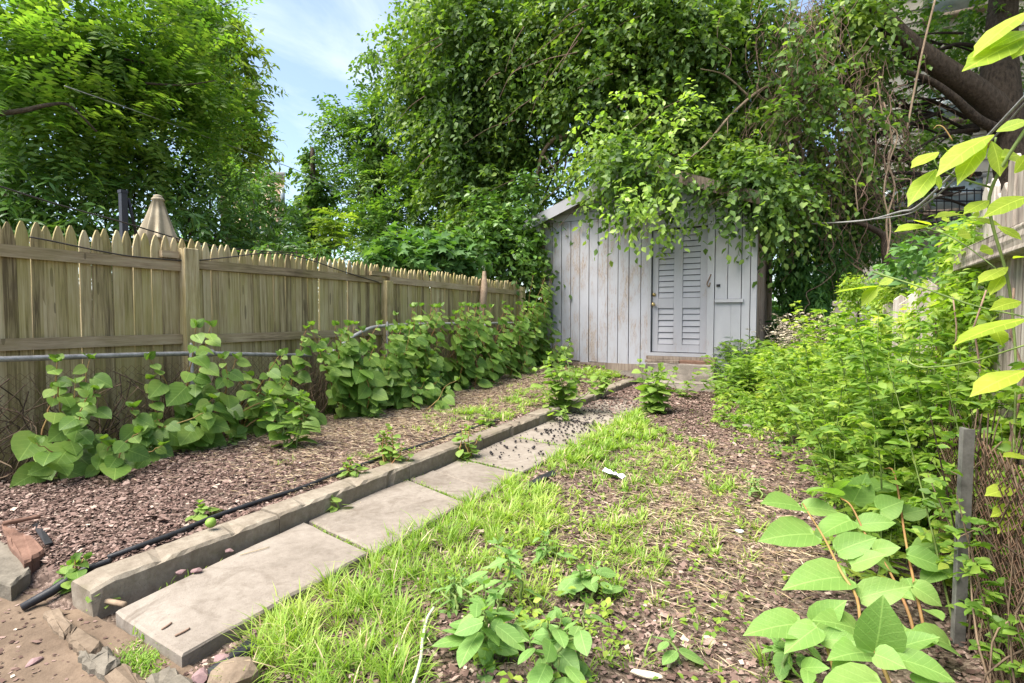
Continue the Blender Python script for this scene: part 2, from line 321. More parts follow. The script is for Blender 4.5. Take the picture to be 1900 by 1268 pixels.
def sprays(C, D, L, k, size, side=.85, fwd=.55, down=.3, jit=.35, droop=.25, flat=False, rg=rng):
    M_ = len(C); D = unit(D); t = (np.arange(k)+.6)/k
    L = np.broadcast_to(np.asarray(L, float), (M_,))
    S = np.cross(D, ZUP); S = unit(S+rg.normal(0, .15, S.shape))
    P = C[:, None]+D[:, None]*(L[:, None]*t)[:, :, None]-ZUP*(droop*L[:, None]*t**2)[:, :, None]
    sg = np.where(np.arange(k) % 2 == 0, 1., -1.)[None, :, None]
    X = D[:, None]*fwd+S[:, None]*side*sg-ZUP*down+rg.normal(0, jit, (M_, k, 3))
    if flat: N = unit(np.cross(S, D)+rg.normal(0, .25, S.shape))[:, None]*np.sign(1)+rg.normal(0, .12, (M_, k, 3)); N = np.where(N[..., 2:3] < 0, -N, N)
    else: N = ZUP*1.0+rg.normal(0, .55, (M_, k, 3))+D[:, None]*.35
    s = np.broadcast_to(np.asarray(size, float).reshape(-1, 1) if np.ndim(size) else size, (M_, k))*rg.uniform(.7, 1.25, (M_, k))
    return P.reshape(-1, 3), X.reshape(-1, 3), N.reshape(-1, 3), s.ravel()
def lumps(blobs, nsub=9, sub=.45, spread=.72, rg=rng):
    o = []
    for c, r in blobs:
        d = unit(rg.normal(0, 1, (nsub, 3))); rr = np.asarray(r)*np.ones(3)
        for x in d: o.append((np.asarray(c)+x*rr*spread*rg.uniform(.6, 1.1), rr*sub*rg.uniform(.7, 1.3)))
        o.append((np.asarray(c), rr*sub*1.2))
    return o
def fill(blobs, dens, rg=rng, inner=.45, out_w=1., down=.25):
    Cs, Ds = [], []
    for c, r in blobs:
        r = np.asarray(r)*np.ones(3); n = max(2, int(dens*(r[0]*r[2])))
        d = unit(rg.normal(0, 1, (n, 3))); rad = inner+(1-inner)*rg.random((n, 1))**.6
        Cs.append(c+d*rad*r); Ds.append(d*out_w+rg.normal(0, .45, (n, 3))-ZUP*down)
    return np.concatenate(Cs), np.concatenate(Ds)
def B(u, v, d, rp, ry=None):                        # a blob at pixel (u, v), camera depth d, radius in pixels of the photograph
    rx = rp*d/F; rz = (ry or rp)*d/F; return (at(u, v, d), np.array([rx, (rx+rz)/2, rz]))
def foliage(name, tpl, mat, root, blobs, dens, k, size, L, nsub=9, sub=.45, **kw):
    dens *= 2.6
    inner = kw.pop('inner', .45); downf = kw.pop('dn', .25)
    C, D = fill(lumps(blobs, nsub, sub), dens, inner=inner, down=downf)
    V, Fc, uv = scatter(tpl, *sprays(C, D, L*rng.uniform(.7, 1.3, len(C)), k, size, **kw))
    return part(name, V, Fc, mat, root, uv=uv, kind='stuff')
def limbs(root, trunk, radii, targets, mat, name='trunk', lname='branch', lr=.05, seed=1, n=8):
    r = np.random.default_rng(seed); T_ = curve(trunk, 6); R = np.interp(np.linspace(0, 1, len(T_)), np.linspace(0, 1, len(radii)), radii)
    V, Q = tube(T_, R, n); part(name, V, Q, mat, root, smooth=True)
    L = []
    for i, tg in enumerate(targets):
        a = T_[int(len(T_)*r.uniform(.35, .9))]; m_ = (a+tg)/2+r.normal(0, .15, 3)*np.linalg.norm(tg-a)*.5
        L.append(tube(curve([a, m_, tg], 5), np.linspace(lr, lr*.2, 11), 6))
    for q in L: part(lname, *q, mat, root, smooth=True)

def parts(name, L, mat, root, **k):
    for q in L: part(name, *q, mat, root, smooth=True, **k)
# ================================================================== SETTING
def sm(a, b, x): t = np.clip((np.asarray(x, float)-a)/(b-a), 0, 1); return t*t*(3-2*t)
_ph = np.random.default_rng(3).uniform(0, 6.28, (14, 2)); _fr = np.random.default_rng(4).normal(0, 1, (14, 2))
def bumps(x, y, f=2.):
    s = 0
    for i in range(14): s = s+np.sin(_fr[i, 0]*x*f*(1+i*.25)+_fr[i, 1]*y*f*(1+i*.25)+_ph[i, 0])/(1+i*.35)
    return s*.12
def kx(y): return -2.475-.0165*(np.asarray(y, float)-1)          # front face of the kerb
def hbed(x, y):
    x = np.asarray(x, float); y = np.asarray(y, float)
    return -.05+.125*sm(1.0, 1.3, y)+.17*sm(5, 9.7, y)*sm(-2.7, -3.7, x)+.03*bumps(x, y)*sm(-2.62, -2.9, x)+.03*sm(-2.75, -3.4, x)
def hlawn(x, y):
    x = np.asarray(x, float); y = np.asarray(y, float)
    edge = sm(-1.95, -1.7, x)
    return -.06+.035*edge*sm(.8, 1.5, y)+.035*bumps(x, y, 3.)*edge+.09*sm(-.3, .6, x)
def sheet(name, x0, x1, y0, y1, st, hf, mat, micro=0.):
    nx, ny = int((x1-x0)/st)+1, int((y1-y0)/st)+1
    X, Y = np.meshgrid(np.linspace(x0, x1, nx), np.linspace(y0, y1, ny), indexing='ij')
    Z = hf(X, Y)+rng.normal(0, micro, X.shape)
    V = np.stack([X, Y, Z], -1).reshape(-1, 3); i = (np.arange(nx-1)[:, None]*ny+np.arange(ny-1)[None]).ravel()
    return part(name, V, np.stack([i, i+ny, i+ny+1, i+1], -1), mat, None, kind='structure', smooth=True)
sheet('ground', -420, 420, -420, 420, 20, lambda x, y: -.16+0*x, m_groundm)
sheet('lawn', -2.63, 1.4, .3, 10.6, .045, hlawn, m_lawn, .006)
sheet('mulch_bed', -5.1, -2.6, 1.0, 10.6, .045, hbed, m_mulch, .006)
sheet('dirt_patio', -5.6, -1.55, .1, 1.06, .04, lambda x, y: -.045+.015*bumps(x, y, 4), m_dirt, .002)
def prism(pts, z0, z1, b=.008, jit=.004, seed=0, top_noise=.002, n=6):
    r = random.Random(seed); P = []
    for i in range(len(pts)):
        a, c = np.array(pts[i], float), np.array(pts[(i+1) % len(pts)], float)
        for k in range(n): q = a+(c-a)*k/n; P.append((q[0]+r.uniform(-jit, jit), q[1]+r.uniform(-jit, jit)))
    bm = bmesh.new(); lo = [bm.verts.new((x, y, z0)) for x, y in P]
    cx, cy = np.mean(P, 0); m_ = [bm.verts.new((x, y, z1-b)) for x, y in P]
    t = [bm.verts.new((x+(cx-x)*b*1.2/math.hypot(cx-x, cy-y), y+(cy-y)*b*1.2/math.hypot(cx-x, cy-y), z1+r.uniform(-1, 1)*top_noise)) for x, y in P]
    k = len(P)
    for i in range(k):
        j = (i+1) % k; bm.faces.new((lo[i], lo[j], m_[j], m_[i])); bm.faces.new((m_[i], m_[j], t[j], t[i]))
    bm.faces.new(t); bm.verts.index_update()
    V = [tuple(v.co) for v in bm.verts]; Fc = [tuple(v.index for v in f.verts) for f in bm.faces]; bm.free(); return V, Fc
# path of flat pavers
path = thing('path', 'straight path of worn grey flagstones beside the concrete kerb', 'path', (-2.1, 5, 0)); path['kind'] = 'structure'
JL = [1.06, 2.10, 3.02, 3.70, 4.62, 5.7, 6.9, 8.1, 9.15]; JR = [1.02, 1.97, 2.82, 3.58, 4.5, 5.62, 6.8, 8.0, 9.05]
for i in range(8):
    g = .014; x0 = lambda y: float(kx(y))+(.1 if y < 1.3 else .012)
    q = [(x0(JL[i]+g), JL[i]+g), (x0(JL[i+1]-g), JL[i+1]-g), (-1.86+.02*random.uniform(-1, 1), JR[i+1]-g), (-1.84+.02*random.uniform(-1, 1), JR[i]+g)]
    z = -.002+random.uniform(-.007, .007)
    if i == 2:                                                       # the third stone is cracked in two
        a, c = (x0(3.3)+.02, 3.30), (-1.85, 3.08)
        for s_, qq in enumerate(([q[0], a, c, q[3]], [(a[0], a[1]+.018), q[1], q[2], (c[0], c[1]+.02)])):
            part('paver', *prism(qq[::-1], -.07, z-.006*s_, .007, .006, i*7+s_), m_slab, path)
    else: part('paver', *prism(q[::-1], -.075, z, .008, .006, i+40), m_slab, path)
kerb = thing('kerb', 'low old concrete kerb holding back the mulch bed along the path', 'kerb', (-2.55, 5, 0)); kerb['kind'] = 'structure'
KS = [1.05, 1.93, 3.05, 4.1, 5.3, 6.6, 7.9, 9.35]
for i in range(7):
    y0, y1 = KS[i], KS[i+1]-.004; wd = .165; h = .09+random.uniform(-.008, .008); nseg = 22; V = []; Fc = []
    prof = [(0, -.09), (0, h-.014), (-.014, h), (-wd+.012, h+.004), (-wd, h-.01), (-wd, -.09)]
    for s in range(nseg+1):
        y = y0+(y1-y0)*s/nseg
        for a, z in prof: e_ = (.02 if random.random() < .05 and a in (0, -.014) and z > 0 else 0)+(.025*max(0, 1-(y-1.05)/.06) if z > 0 else 0); V.append((float(kx(y))+a-e_*.7+random.uniform(-.0025, .0025), y, z-e_+random.uniform(-.003, .003)))
    for s in range(nseg):
        for a in range(5): o = s*6+a; Fc.append((o, o+6, o+7, o+1))
    Fc += [(0, 1, 2, 3, 4, 5), tuple(nseg*6+a for a in (5, 4, 3, 2, 1, 0))]
    part('kerb_section', V, Fc, m_kerb, kerb)
# ------------------------------------------------------------------ shed
SY = 9.72
def sx(u, v=540): return float(onY(u, v, SY)[0])
def sz(u, v): return float(onY(u, v, SY)[2])
shed = thing('garden_shed', 'weathered grey painted wooden shed with a louvred door under the trees', 'shed', (-2.65, SY, .25))
XL, XR, ZC, YB = sx(1011), sx(1403), 3.02, 14.2
part('wall', *cat_geo([box(XL+.03, XR-.03, SY+.05, YB, .02, ZC+.0)]), m_dark, shed)
def pb(name, x0, x1, y0, y1, z0, z1, mat, par=shed, b=.004, seed=0, **k): return part(name, *bevel_box(x0, x1, y0, y1, z0, z1, b, .0012, 0, seed), mat, par, **k)
us = [1011, 1025, 1042, 1059, 1076, 1093, 1109.5, 1128, 1147, 1167, 1189, 1203]
for i in range(11):
    d = random.uniform(-.004, .005); pb('plank', sx(us[i])+.007, sx(us[i+1])-.006, SY-.012+d, SY+.045, .33+random.uniform(-.02, .02), ZC-.004, m_paint, seed=i)
usr = [1326, 1350, 1375.5, 1392]
zl = sz(1350, 557)
for i in range(3):
    d = random.uniform(-.003, .003); hi = i < 2
    pb('plank', sx(usr[i])+.006, sx(usr[i+1])-.006, SY-.01+d, SY+.045, zl+.02 if hi else .2, ZC-.004, m_paint2, seed=20+i)
pb('plank', sx(1326)+.003, sx(1357)-.002, SY-.010, SY+.045, .2, zl-.045, m_paint2, seed=31); pb('plank', sx(1357)+.002, sx(1375.5)-.003, SY-.012, SY+.045, .2, zl-.045, m_paint2, seed=32)
pb('ledge', sx(1327), sx(1380), SY-.055, SY+.03, zl-.04, zl+.015, m_paint2)
pb('corner_trim', sx(1393), sx(1404), SY-.03, SY+.09, .15, ZC+.06, m_paint2)
pb('corner_trim', XL-.05, XL-.004, SY-.025, SY+.09, .28, ZC-.01, m_raw)
for i in range(21):                                                   # bare brown boards of the right side
    y = SY+.095+i*.21; pb('side_plank', XR-.02, XR+.012+random.uniform(-.004, .004), y+.003, y+.207, .1, 3.1, m_sidew, seed=50+i)
# gable: horizontal boards cut to the roof slope
XM, ZP = (XL+XR)/2, 3.80; EZ = 3.06; sl = (ZP-EZ)/(XM-XL)
for k in range(5):
    z0, z1 = ZC+.004+k*.148, ZC+.004+k*.148+.138
    def xe(z): return max(0., (XM-XL)*(1-max(0, z-EZ)/(ZP-EZ)))
    a, c = xe(z0), xe(z1)
    if a < .1: continue
    y0, y1 = SY-.018+random.uniform(-.004, .004), SY+.04
    V = [(XM-a, y0, z0), (XM+a, y0, z0), (XM+c, y0, z1), (XM-c, y0, z1), (XM-a, y1, z0), (XM+a, y1, z0), (XM+c, y1, z1), (XM-c, y1, z1)]
    part('gable_board', V, [(0, 1, 2, 3), (5, 4, 7, 6), (1, 5, 6, 2), (4, 0, 3, 7), (3, 2, 6, 7), (0, 4, 5, 1)], m_paint2, shed)
for sgn in (-1, 1):                                                   # roof halves with rake boards
    xa, xb = XM, XM+sgn*(XM-XL+(.36 if sgn < 0 else .16)); za, zb = ZP+.05, ZP+.05-sl*abs(xb-xa); th = .05
    V = [(xa, SY-.22, za), (xb, SY-.22, zb), (xb, YB+.2, zb), (xa, YB+.2, za)]; V += [(x, y, z+th) for x, y, z in V]
    part('roof', V, CUBE_F.tolist(), m_roof, shed)
    V = [(xa, SY-.255, za-.13), (xb, SY-.255, zb-.13), (xb, SY-.222, zb-.13), (xa, SY-.222, za-.13)]; V += [(x, y, z+.21) for x, y, z in V]
    part('rake_board', V, CUBE_F.tolist(), m_paint2 if sgn < 0 else m_raw, shed)
    e0 = xb-sgn*(.34 if sgn < 0 else .14); pb('eave_return', min(e0, xb-sgn*.004), max(e0, xb-sgn*.004), SY-.218, SY-.03, zb-.13, zb-.0, m_raw if sgn > 0 else m_paint2)
# door
zD0, zD1 = sz(1260, 655), sz(1300, 421)
door = link('door', mesh('door', np.array(box(sx(1210), sx(1312), SY+.052, SY+.075, zD0, zD1)[0])-BASE[shed.name], CUBE_F.tolist(), m_doorp), shed)
Y0, Y1 = SY+.018, SY+.05
def dp(name, u0, u1, z0, z1, seed=0, y0=Y0): part(name, *bevel_box(sx(u0), sx(u1), y0, Y1, z0, z1, .004, .0008, 0, seed), m_doorp, door)
zt, zl0, zl1, zb = sz(1260, 437), sz(1260, 553), sz(1260, 572), sz(1260, 640)
dp('stile', 1210.5, 1221, zD0+.01, zD1-.01); dp('stile', 1299, 1311.5, zD0+.01, zD1-.01); dp('stile', 1250, 1266, zb, zt)
dp('rail', 1221.2, 1298.8, zt+.002, zD1-.01); dp('rail', 1221.2, 1249.8, zl1+.002, zl0-.002); dp('rail', 1266.2, 1298.8, zl1+.002, zl0-.002); dp('rail', 1221.2, 1298.8, zD0+.01, zb-.002)
for (u0, u1) in ((1221.4, 1249.6), (1266.4, 1298.6)):
    for (za, zc, n) in ((zl0, zt, 11), (zb, zl1, 6)):
        for k in range(n):
            z = za+(zc-za)*k/n; hgt = (zc-za)/n
            V, Fc = box(sx(u0), sx(u1), 0, .012, z+.006, z+hgt-.004); V = V.copy(); tilt = (V[:, 2]-z)/hgt
            V[:, 1] += Y0+.006+.02*tilt+random.uniform(-.002, .002); part('slat', V, Fc.tolist(), m_doorp, door)
def ball(c, r, sq=(1, 1, 1), n=8):
    V = []; Fc = []
    for i in range(n+1):
        for j in range(n): a, b = math.pi*i/n, 2*math.pi*j/n; V.append((c[0]+r*sq[0]*math.sin(a)*math.cos(b), c[1]+r*sq[1]*math.cos(a), c[2]+r*sq[2]*math.sin(a)*math.sin(b)))
    for i in range(n):
        for j in range(n): k = (j+1) % n; Fc.append((i*n+j, i*n+k, i*n+n+k, i*n+n+j))
    return np.array(V), np.array(Fc)
kx_, kz = sx(1213.5), sz(1213, 565)
part('knob', *cat_geo([ball((kx_, Y0-.06, kz), .035), tube([(kx_, Y0, kz), (kx_, Y0-.05, kz)], .016)]), m_brass, door, smooth=True)
kz = sz(1213, 547); part('deadbolt', *cat_geo([tube([(kx_, Y0+.001, kz), (kx_, Y0-.022, kz)], [.036, .03], 6), tube([(kx_, Y0-.02, kz), (kx_, Y0-.03, kz)], [.015, .014], 6)]), m_brass, door)
zh0, zh1 = sz(1280, 421), sz(1320, 404)
pb('door_casing', sx(1312.5), sx(1325.5), SY-.035, SY+.05, zD0-.06, zh0, m_paint2); pb('door_casing', sx(1203), sx(1208.5), SY-.035, SY+.05, zD0-.06, zh0, m_paint2)
pb('door_casing', sx(1203), sx(1325.5), SY-.042, SY+.05, zh0+.002, zh1, m_paint2); pb('corner_block', sx(1312), sx(1326), SY-.052, SY-.0435, zh0+.01, zh1+.02, m_paint2)
for u0, u1 in ((1204, 1222), (1222, 1240), (1240, 1258), (1258, 1278), (1278, 1301), (1301, 1325)):
    pb('plank', sx(u0)+.006, sx(u1)-.006, SY-.012, SY+.045, zh1+.004, ZC-.004, m_paint2, seed=int(u0))
pb('threshold', sx(1202), sx(1331), SY-.09, SY+.05, zD0-.12, zD0-.064, m_raw); pb('threshold', sx(1203), sx(1326), SY-.05, SY+.05, zD0-.06, zD0-.004, m_paint2)
pb('sill_board', XL-.02, sx(1203), SY-.035, SY+.05, .2, .325, m_raw)
pb('foundation', XL+.02, sx(1203), SY-.05, SY+.06, -.1, .196, m_step); pb('foundation', sx(1331), XR, SY-.01, SY+.06, -.1, .196, m_step)
lx, lz = sx(1316), sz(1316, 525); part('latch_hook', *cat_geo([tube(curve([(lx+.03, SY-.04, lz+.14), (lx, SY-.05, lz+.06), (lx-.03, SY-.05, lz-.02), (lx, SY-.05, lz-.07), (lx+.02, SY-.045, lz)], 4), .009)]), m_rust, shed)
lx, lz = sx(1333), sz(1333, 530); part('hasp', *cat_geo([box(lx-.03, lx+.03, SY-.022, SY-.013, lz-.02, lz+.02), tube([(lx, SY-.01, lz), (lx, SY-.05, lz)], .012)]), m_darkmetal, shed)
# steps in front of the door
st = thing('stone_step', 'rough stone block step right under the shed door', 'step', (-1.9, 9.55, 0))
part('block', *bevel_box(sx(1207), sx(1331), 9.42, SY-.095, -.1, .38, .02, .012, 4, 5), m_step, st)
part('brick', *bevel_box(sx(1268), sx(1332), 9.46, SY-.1, .385, .44, .008, .003, 1, 6), m_brick, st, label='reddish brick on the right end')
part('timber', *bevel_box(sx(1204), sx(1266), 9.47, SY-.1, .384, .43, .006, .004, 1, 8), m_raw, st)
st = thing('concrete_step', 'low flat concrete step at ground level before the stone step', 'step', (-1.75, 9.25, 0))
part('block', *bevel_box(-2.3, -1.25, 9.05, 9.41, -.1, .1, .014, .005, 3, 9), m_step, st)
# ------------------------------------------------------------------ left picket fence
fen = thing('picket_fence', 'weathered wooden picket fence closing off the left side of the yard', 'fence', (-4.76, 5, 0))
def picket_mesh(wd, h, seed, r=None):
    r = random.Random(seed); pr = [(-wd/2, 0), (-wd/2, h-.13), (-wd*.465, h-.097), (-wd*.34, h-.051), (-wd*.17, h-.016), (-.005, h), (.005, h), (wd*.17, h-.016), (wd*.34, h-.051), (wd*.465, h-.097), (wd/2, h-.13), (wd/2, 0)]
    k = len(pr); V = [(.009, y, z) for y, z in pr]+[(-.009, y, z) for y, z in pr]
    return mesh('picket', V, [tuple(range(k)), tuple(range(2*k-1, k-1, -1))]+[(i, i+k, (i+1) % k+k, (i+1) % k) for i in range(k)], m_fence)
pms = [picket_mesh(.0722+random.uniform(-.0018, .001), 1.0, i) for i in range(7)]
y = .95
while y < 8.95:
    hh = 1.83+.012*math.sin(y*3)+random.uniform(-.016, .016)
    o = link('picket', pms[random.randrange(7)], fen, (0+random.uniform(-.006, .006), y-5, -.02), (random.uniform(-.008, .008), random.uniform(-.006, .006), random.uniform(-.03, .03)))
    o.scale = (1, 1, hh+.02); y += .0722
for m_ in pms:                                                        # keep the pointed tops true after the height scale
    for v in m_.vertices: v.co.z = v.co.z if v.co.z < .5 else 1-(1-v.co.z)*.55
def rail(y0, y1, za, zb, seed): 
    V, Fc = bevel_box(-4.748, -4.71, y0, y1, -.04, .042, .004, .0025, 0, seed); V = np.array(V); V[:, 2] += za+(zb-za)*(V[:, 1]-y0)/(y1-y0); return part('rail', V, Fc, m_rail, fen)
rail(.95, 2.715, 1.61, 1.60, 1); rail(2.84, 5.22, 1.63, 1.64, 2); rail(5.36, 8.95, 1.65, 1.635, 3)
rail(.95, 2.715, .975, .975, 4); rail(2.84, 5.22, .965, .985, 5); rail(5.36, 8.95, .99, 1.03, 6)
for (y, z, wd) in ((2.775, 1.755, .06), (5.29, 1.63, .062), (9.0, 1.75, .05)): part('post', *bevel_box(-4.748, -4.645, y-wd, y+wd, -.1, z, .006, .003, 2, int(y*9)), m_fence, fen)
part('bracket_block', *bevel_box(-4.748, -4.70, 2.56, 2.70, 1.665, 1.72, .004, .002, 0, 3), m_rail, fen); part('bracket_block', *bevel_box(-4.748, -4.70, 5.02, 5.35, 1.69, 1.74, .004, .002, 0, 4), m_rail, fen)
lg = thing('log_post', 'crooked bare log standing upright against the far end of the picket fence', 'post', (-4.66, 7.55, .1))
part('log', *tube(curve([(-4.66, 7.55, .0), (-4.65, 7.57, .7), (-4.67, 7.53, 1.2), (-4.64, 7.56, 1.62), (-4.66, 7.6, 1.93)], 6), np.interp(np.linspace(0, 1, 25), [0, .5, .75, 1], [.06, .055, .062, .03]), 8), m_twig, lg, smooth=True)
# left chain-link fence, half buried in knotweed
clf = thing('chain_link_fence', 'low galvanised chain link fence in front of the picket fence', 'fence', (-4.56, 5, 0))
CX = -4.56
part('top_rail', *tube(curve([(CX, .9, .905), (CX, 1.46, .89), (CX, 2.63, .86), (CX, 3.3, .815), (CX, 3.95, .765)], 6), .019, 8), m_metal, clf, smooth=True)
part('top_rail', *tube(curve([(CX, 4.1, .70), (CX, 4.4, .87), (CX, 4.7, 1.0), (CX, 5.1, 1.065), (CX, 6.5, 1.08), (CX, 9.1, 1.07)], 6), .021, 8), m_metal, clf, smooth=True, label='upper rail with a bent end')
part('coupling', *tube([(CX, 2.79, .856), (CX, 2.82, .854), (CX, 2.88, .852), (CX, 2.9, .85)], [.02, .033, .033, .02], 8), m_metal, clf, smooth=True)
for y, z in ((1.38, .93), (2.68, .93), (5.1, 1.1), (7.4, 1.1)): part('post', *tube([(CX+.03, y, -.05), (CX+.03, y, z), (CX+.03, y, z+.02)], [.018, .018, .006], 8), m_metal, clf, smooth=True)
def chain(p0, p1, z0, z1, st, r, mat, par, name='wire_mesh'):
    p0, p1 = np.array(p0), np.array(p1); Ln = np.linalg.norm(p1-p0); n = int(Ln/st); L = []; nz = int((z1-z0)/st); nrm = np.array([-(p1-p0)[1], (p1-p0)[0]])/Ln
    for i in range(n):
        pts = []
        for k in range(nz+1):
            q = p0+(p1-p0)*((i+(.5 if k % 2 else -.5)+.5)/n)+nrm*(.004 if k % 2 else -.004); pts.append((q[0], q[1], z0+k*st*.98))
        L.append(tube(pts, r, 3, False)); 
        L.append(tube([(2*(p0+(p1-p0)*((i+.5)/n))[0]-a, 2*(p0+(p1-p0)*((i+.5)/n))[1]-b, c) for a, b, c in pts], r, 3, False))
    return part(name, *cat_geo(L), mat, par, kind='stuff')
chain((CX-.025, .95), (CX-.025, 8.9), .02, .82, .056, .0016, m_rust, clf)
# right side: old stockade boards, short broken fence, chain-link with a steel post
ofn = thing('stockade_fence', 'tall old grey stockade fence at the right edge of the yard', 'fence', (.74, 2.8, 0))
y = 1.3; i = 0
while y < 3.52:
    wd = random.uniform(.085, .11); hh = 1.76+.05*math.sin(i*1.7)+random.uniform(-.03, .03)
    V, Fc = bevel_box(.735+random.uniform(-.008, .008), .757, y, y+wd-.006, -.1, hh, .006, .002, 1, i); V = np.array(V); tp = V[:, 2] > hh-.02; V[tp, 2] -= abs(V[tp, 1]-(y+wd/2))*.9
    part('board', V, Fc, m_oldgrey, ofn); y += wd; i += 1
for z0, z1, sd in ((1.395, 1.49, 2), (.45, .54, 3)):
    V, Fc = bevel_box(.66, .726, 1.25, 3.54, z0, z1, .006, .004, 3, sd); part('rail', V, Fc, m_oldgrey, ofn)
bfn = thing('broken_fence', 'low broken grey pickets half hidden by leaves beyond the stockade fence', 'fence', (.72, 5.2, 0))
for k, (u, vt, yy) in enumerate(((1722, 520, 4.3), (1700, 540, 4.75), (1682, 556, 5.2), (1650, 560, 6.2), (1672, 547, 5.5), (1626, 575, 7.4))):
    t_ = onY(u, vt, yy); V, Fc = bevel_box(t_[0]-.05, t_[0]+.05, yy-.01, yy+.012, -.1, t_[2], .006, .003, 1, k); V = np.array(V); tp = V[:, 2] > t_[2]-.02; V[tp, 2] -= abs(V[tp, 0]-t_[0])*.8
    part('picket', V, Fc, m_oldgrey, bfn)
rcl = thing('chain_link_fence', 'rusty chain link fence on a leaning steel post, right foreground', 'fence', (.45, 2.22, 0))
pt, pbm = at(1792, 795, 1.74), gz(1772, 1240, -.03)
V, Fc = cat_geo([box(-.017, .017, -.017, -.010, 0, 1), box(-.005, .005, -.0099, .022, 0, 1)]); V = np.array(V); V = V[:, 0:1]*np.array([.93, .36, 0])+V[:, 1:2]*np.array([-.36, .93, 0])+pbm+V[:, 2:3]*(pt-pbm)
part('post', V, Fc.tolist(), m_greypost, rcl)
chain((.52, 1.2), (.5, 2.24), -.02, .78, .05, .0024, m_rust, rcl); chain((.5, 2.3), (.5, 4.6), -.02, .75, .05, .0019, m_rust, rcl)
# ------------------------------------------------------------------ buildings behind
bl = thing('rear_building', 'tall beige sided building seen through the branches at upper right', 'building', (6, 17, 0))
BY = 17.; X0, X1 = 1.25, 13.
part('wall', *box(X0, X1, BY+.06, BY+9, -.1, 15), m_dark, bl)
for k in range(50):
    z = -.1+k*.3; part('siding_board', [(X0, BY, z), (X1, BY, z), (X1, BY+.06, z), (X0, BY+.06, z), (X0, BY+.035, z+.296), (X1, BY+.035, z+.296), (X1, BY+.06, z+.296), (X0, BY+.06, z+.296)], CUBE_F.tolist(), m_siding, bl)
def window(uc, vt, vb, wd=1.0):
    c = onY(uc, vb, BY); zt = float(onY(uc, vt, BY)[2]); zb = float(c[2]); x = float(c[0]); z0 = zb
    f = part('window', *cat_geo([box(x-wd/2-.09, x-wd/2, BY-.06, BY+.02, zb, zt), box(x+wd/2, x+wd/2+.09, BY-.06, BY+.02, zb, zt), box(x-wd/2-.09, x+wd/2+.09, BY-.065, BY+.02, zt, zt+.1), box(x-wd/2, x+wd/2, BY-.05, BY+.01, (zb+zt)/2-.03, (zb+zt)/2+.03)]), m_sill, bl)
    part('pane', *box(x-wd/2, x+wd/2, BY-.03, BY-.015, zb, zt), m_glass, f); part('sill', *box(x-wd/2-.14, x+wd/2+.14, BY-.13, BY+.02, zb-.12, zb-.004), m_raw, f)
window(1768, -55, 25); window(1768, 166, 222); window(1772, 335, 388); window(1880, 170, 225); window(1655, 340, 390)
fe = thing('fire_escape', 'black iron fire escape balcony on the beige rear building', 'fire escape', (3.4, 16.3, 2.4))
L = []
for v in (352, 372, 392, 412): a, c = onY(1610, v, 16.3), onY(1830, v+2, 16.3); L.append(tube([a, (a+c)/2, c], .018, 4, False))
parts('rail', L, m_darkmetal, fe)
L = []
for u in range(1612, 1832, 14): L.append(tube([onY(u, 350, 16.3), onY(u, 413, 16.3)], .012, 4, False))
part('baluster', *cat_geo(L), m_darkmetal, fe, kind='stuff'); a = onY(1610, 418, 16.3); part('platform', *box(a[0], a[0]+4.2, 16.3, 16.95, a[2]-.06, a[2]), m_darkmetal, fe)
cp = thing('concrete_pillar', 'mossy concrete pillar behind the ferns beside the shed', 'pillar', (.5, 9.6, 0)); c = onY(1566, 600, 9.7)
part('shaft', *bevel_box(c[0]-.13, c[0]+.16, 9.6, 9.85, -.1, 1.35, .01, .006, 2, 2), m_step, cp); part('cap', *bevel_box(c[0]-.16, c[0]+.19, 9.57, 9.88, 1.352, 1.42, .01, .004, 1, 2), m_step, cp)
fb = thing('far_building', 'distant salmon brick building peeping between the trees', 'building', at(470, 600, 42)*np.array([1, 1, 0]))
a, c = at(430, 330, 42), at(527, 330, 42); n_ = ray(500, 600)*np.array([1, 1, 0]); n_ /= np.linalg.norm(n_)
def fq(pa, pb, z0, z1, dp, off=0.): q = [pa+n_*off, pb+n_*off, pb+n_*(off+dp), pa+n_*(off+dp)]; return np.array([(p[0], p[1], z0) for p in q]+[(p[0], p[1], z1) for p in q]), CUBE_F
part('wall', *fq(a, c, -.1, a[2], 10), m_salmon, fb); part('parapet', *fq(a+(a-c)*.02, c+(c-a)*.02, a[2]+.01, a[2]+.4, 10.2, -.1), m_siding, fb)
for k in range(5):
    p = a+(c-a)*(.12+.2*k)
    for z in (a[2]-2.2, a[2]-5.4): f = part('window', *fq(p, p+(c-a)*.09, z, z+1.5, .1, -.06), m_sill, fb); part('pane', *fq(p+(c-a)*.01, p+(c-a)*.08, z+.1, z+1.4, .03, -.1), m_glass, f)
# ================================================================== TREES
def tree(name, label, cat, u, d, group=None): b = at(u, 634, d); return thing(name, label, cat, (b[0], b[1], 0), group)
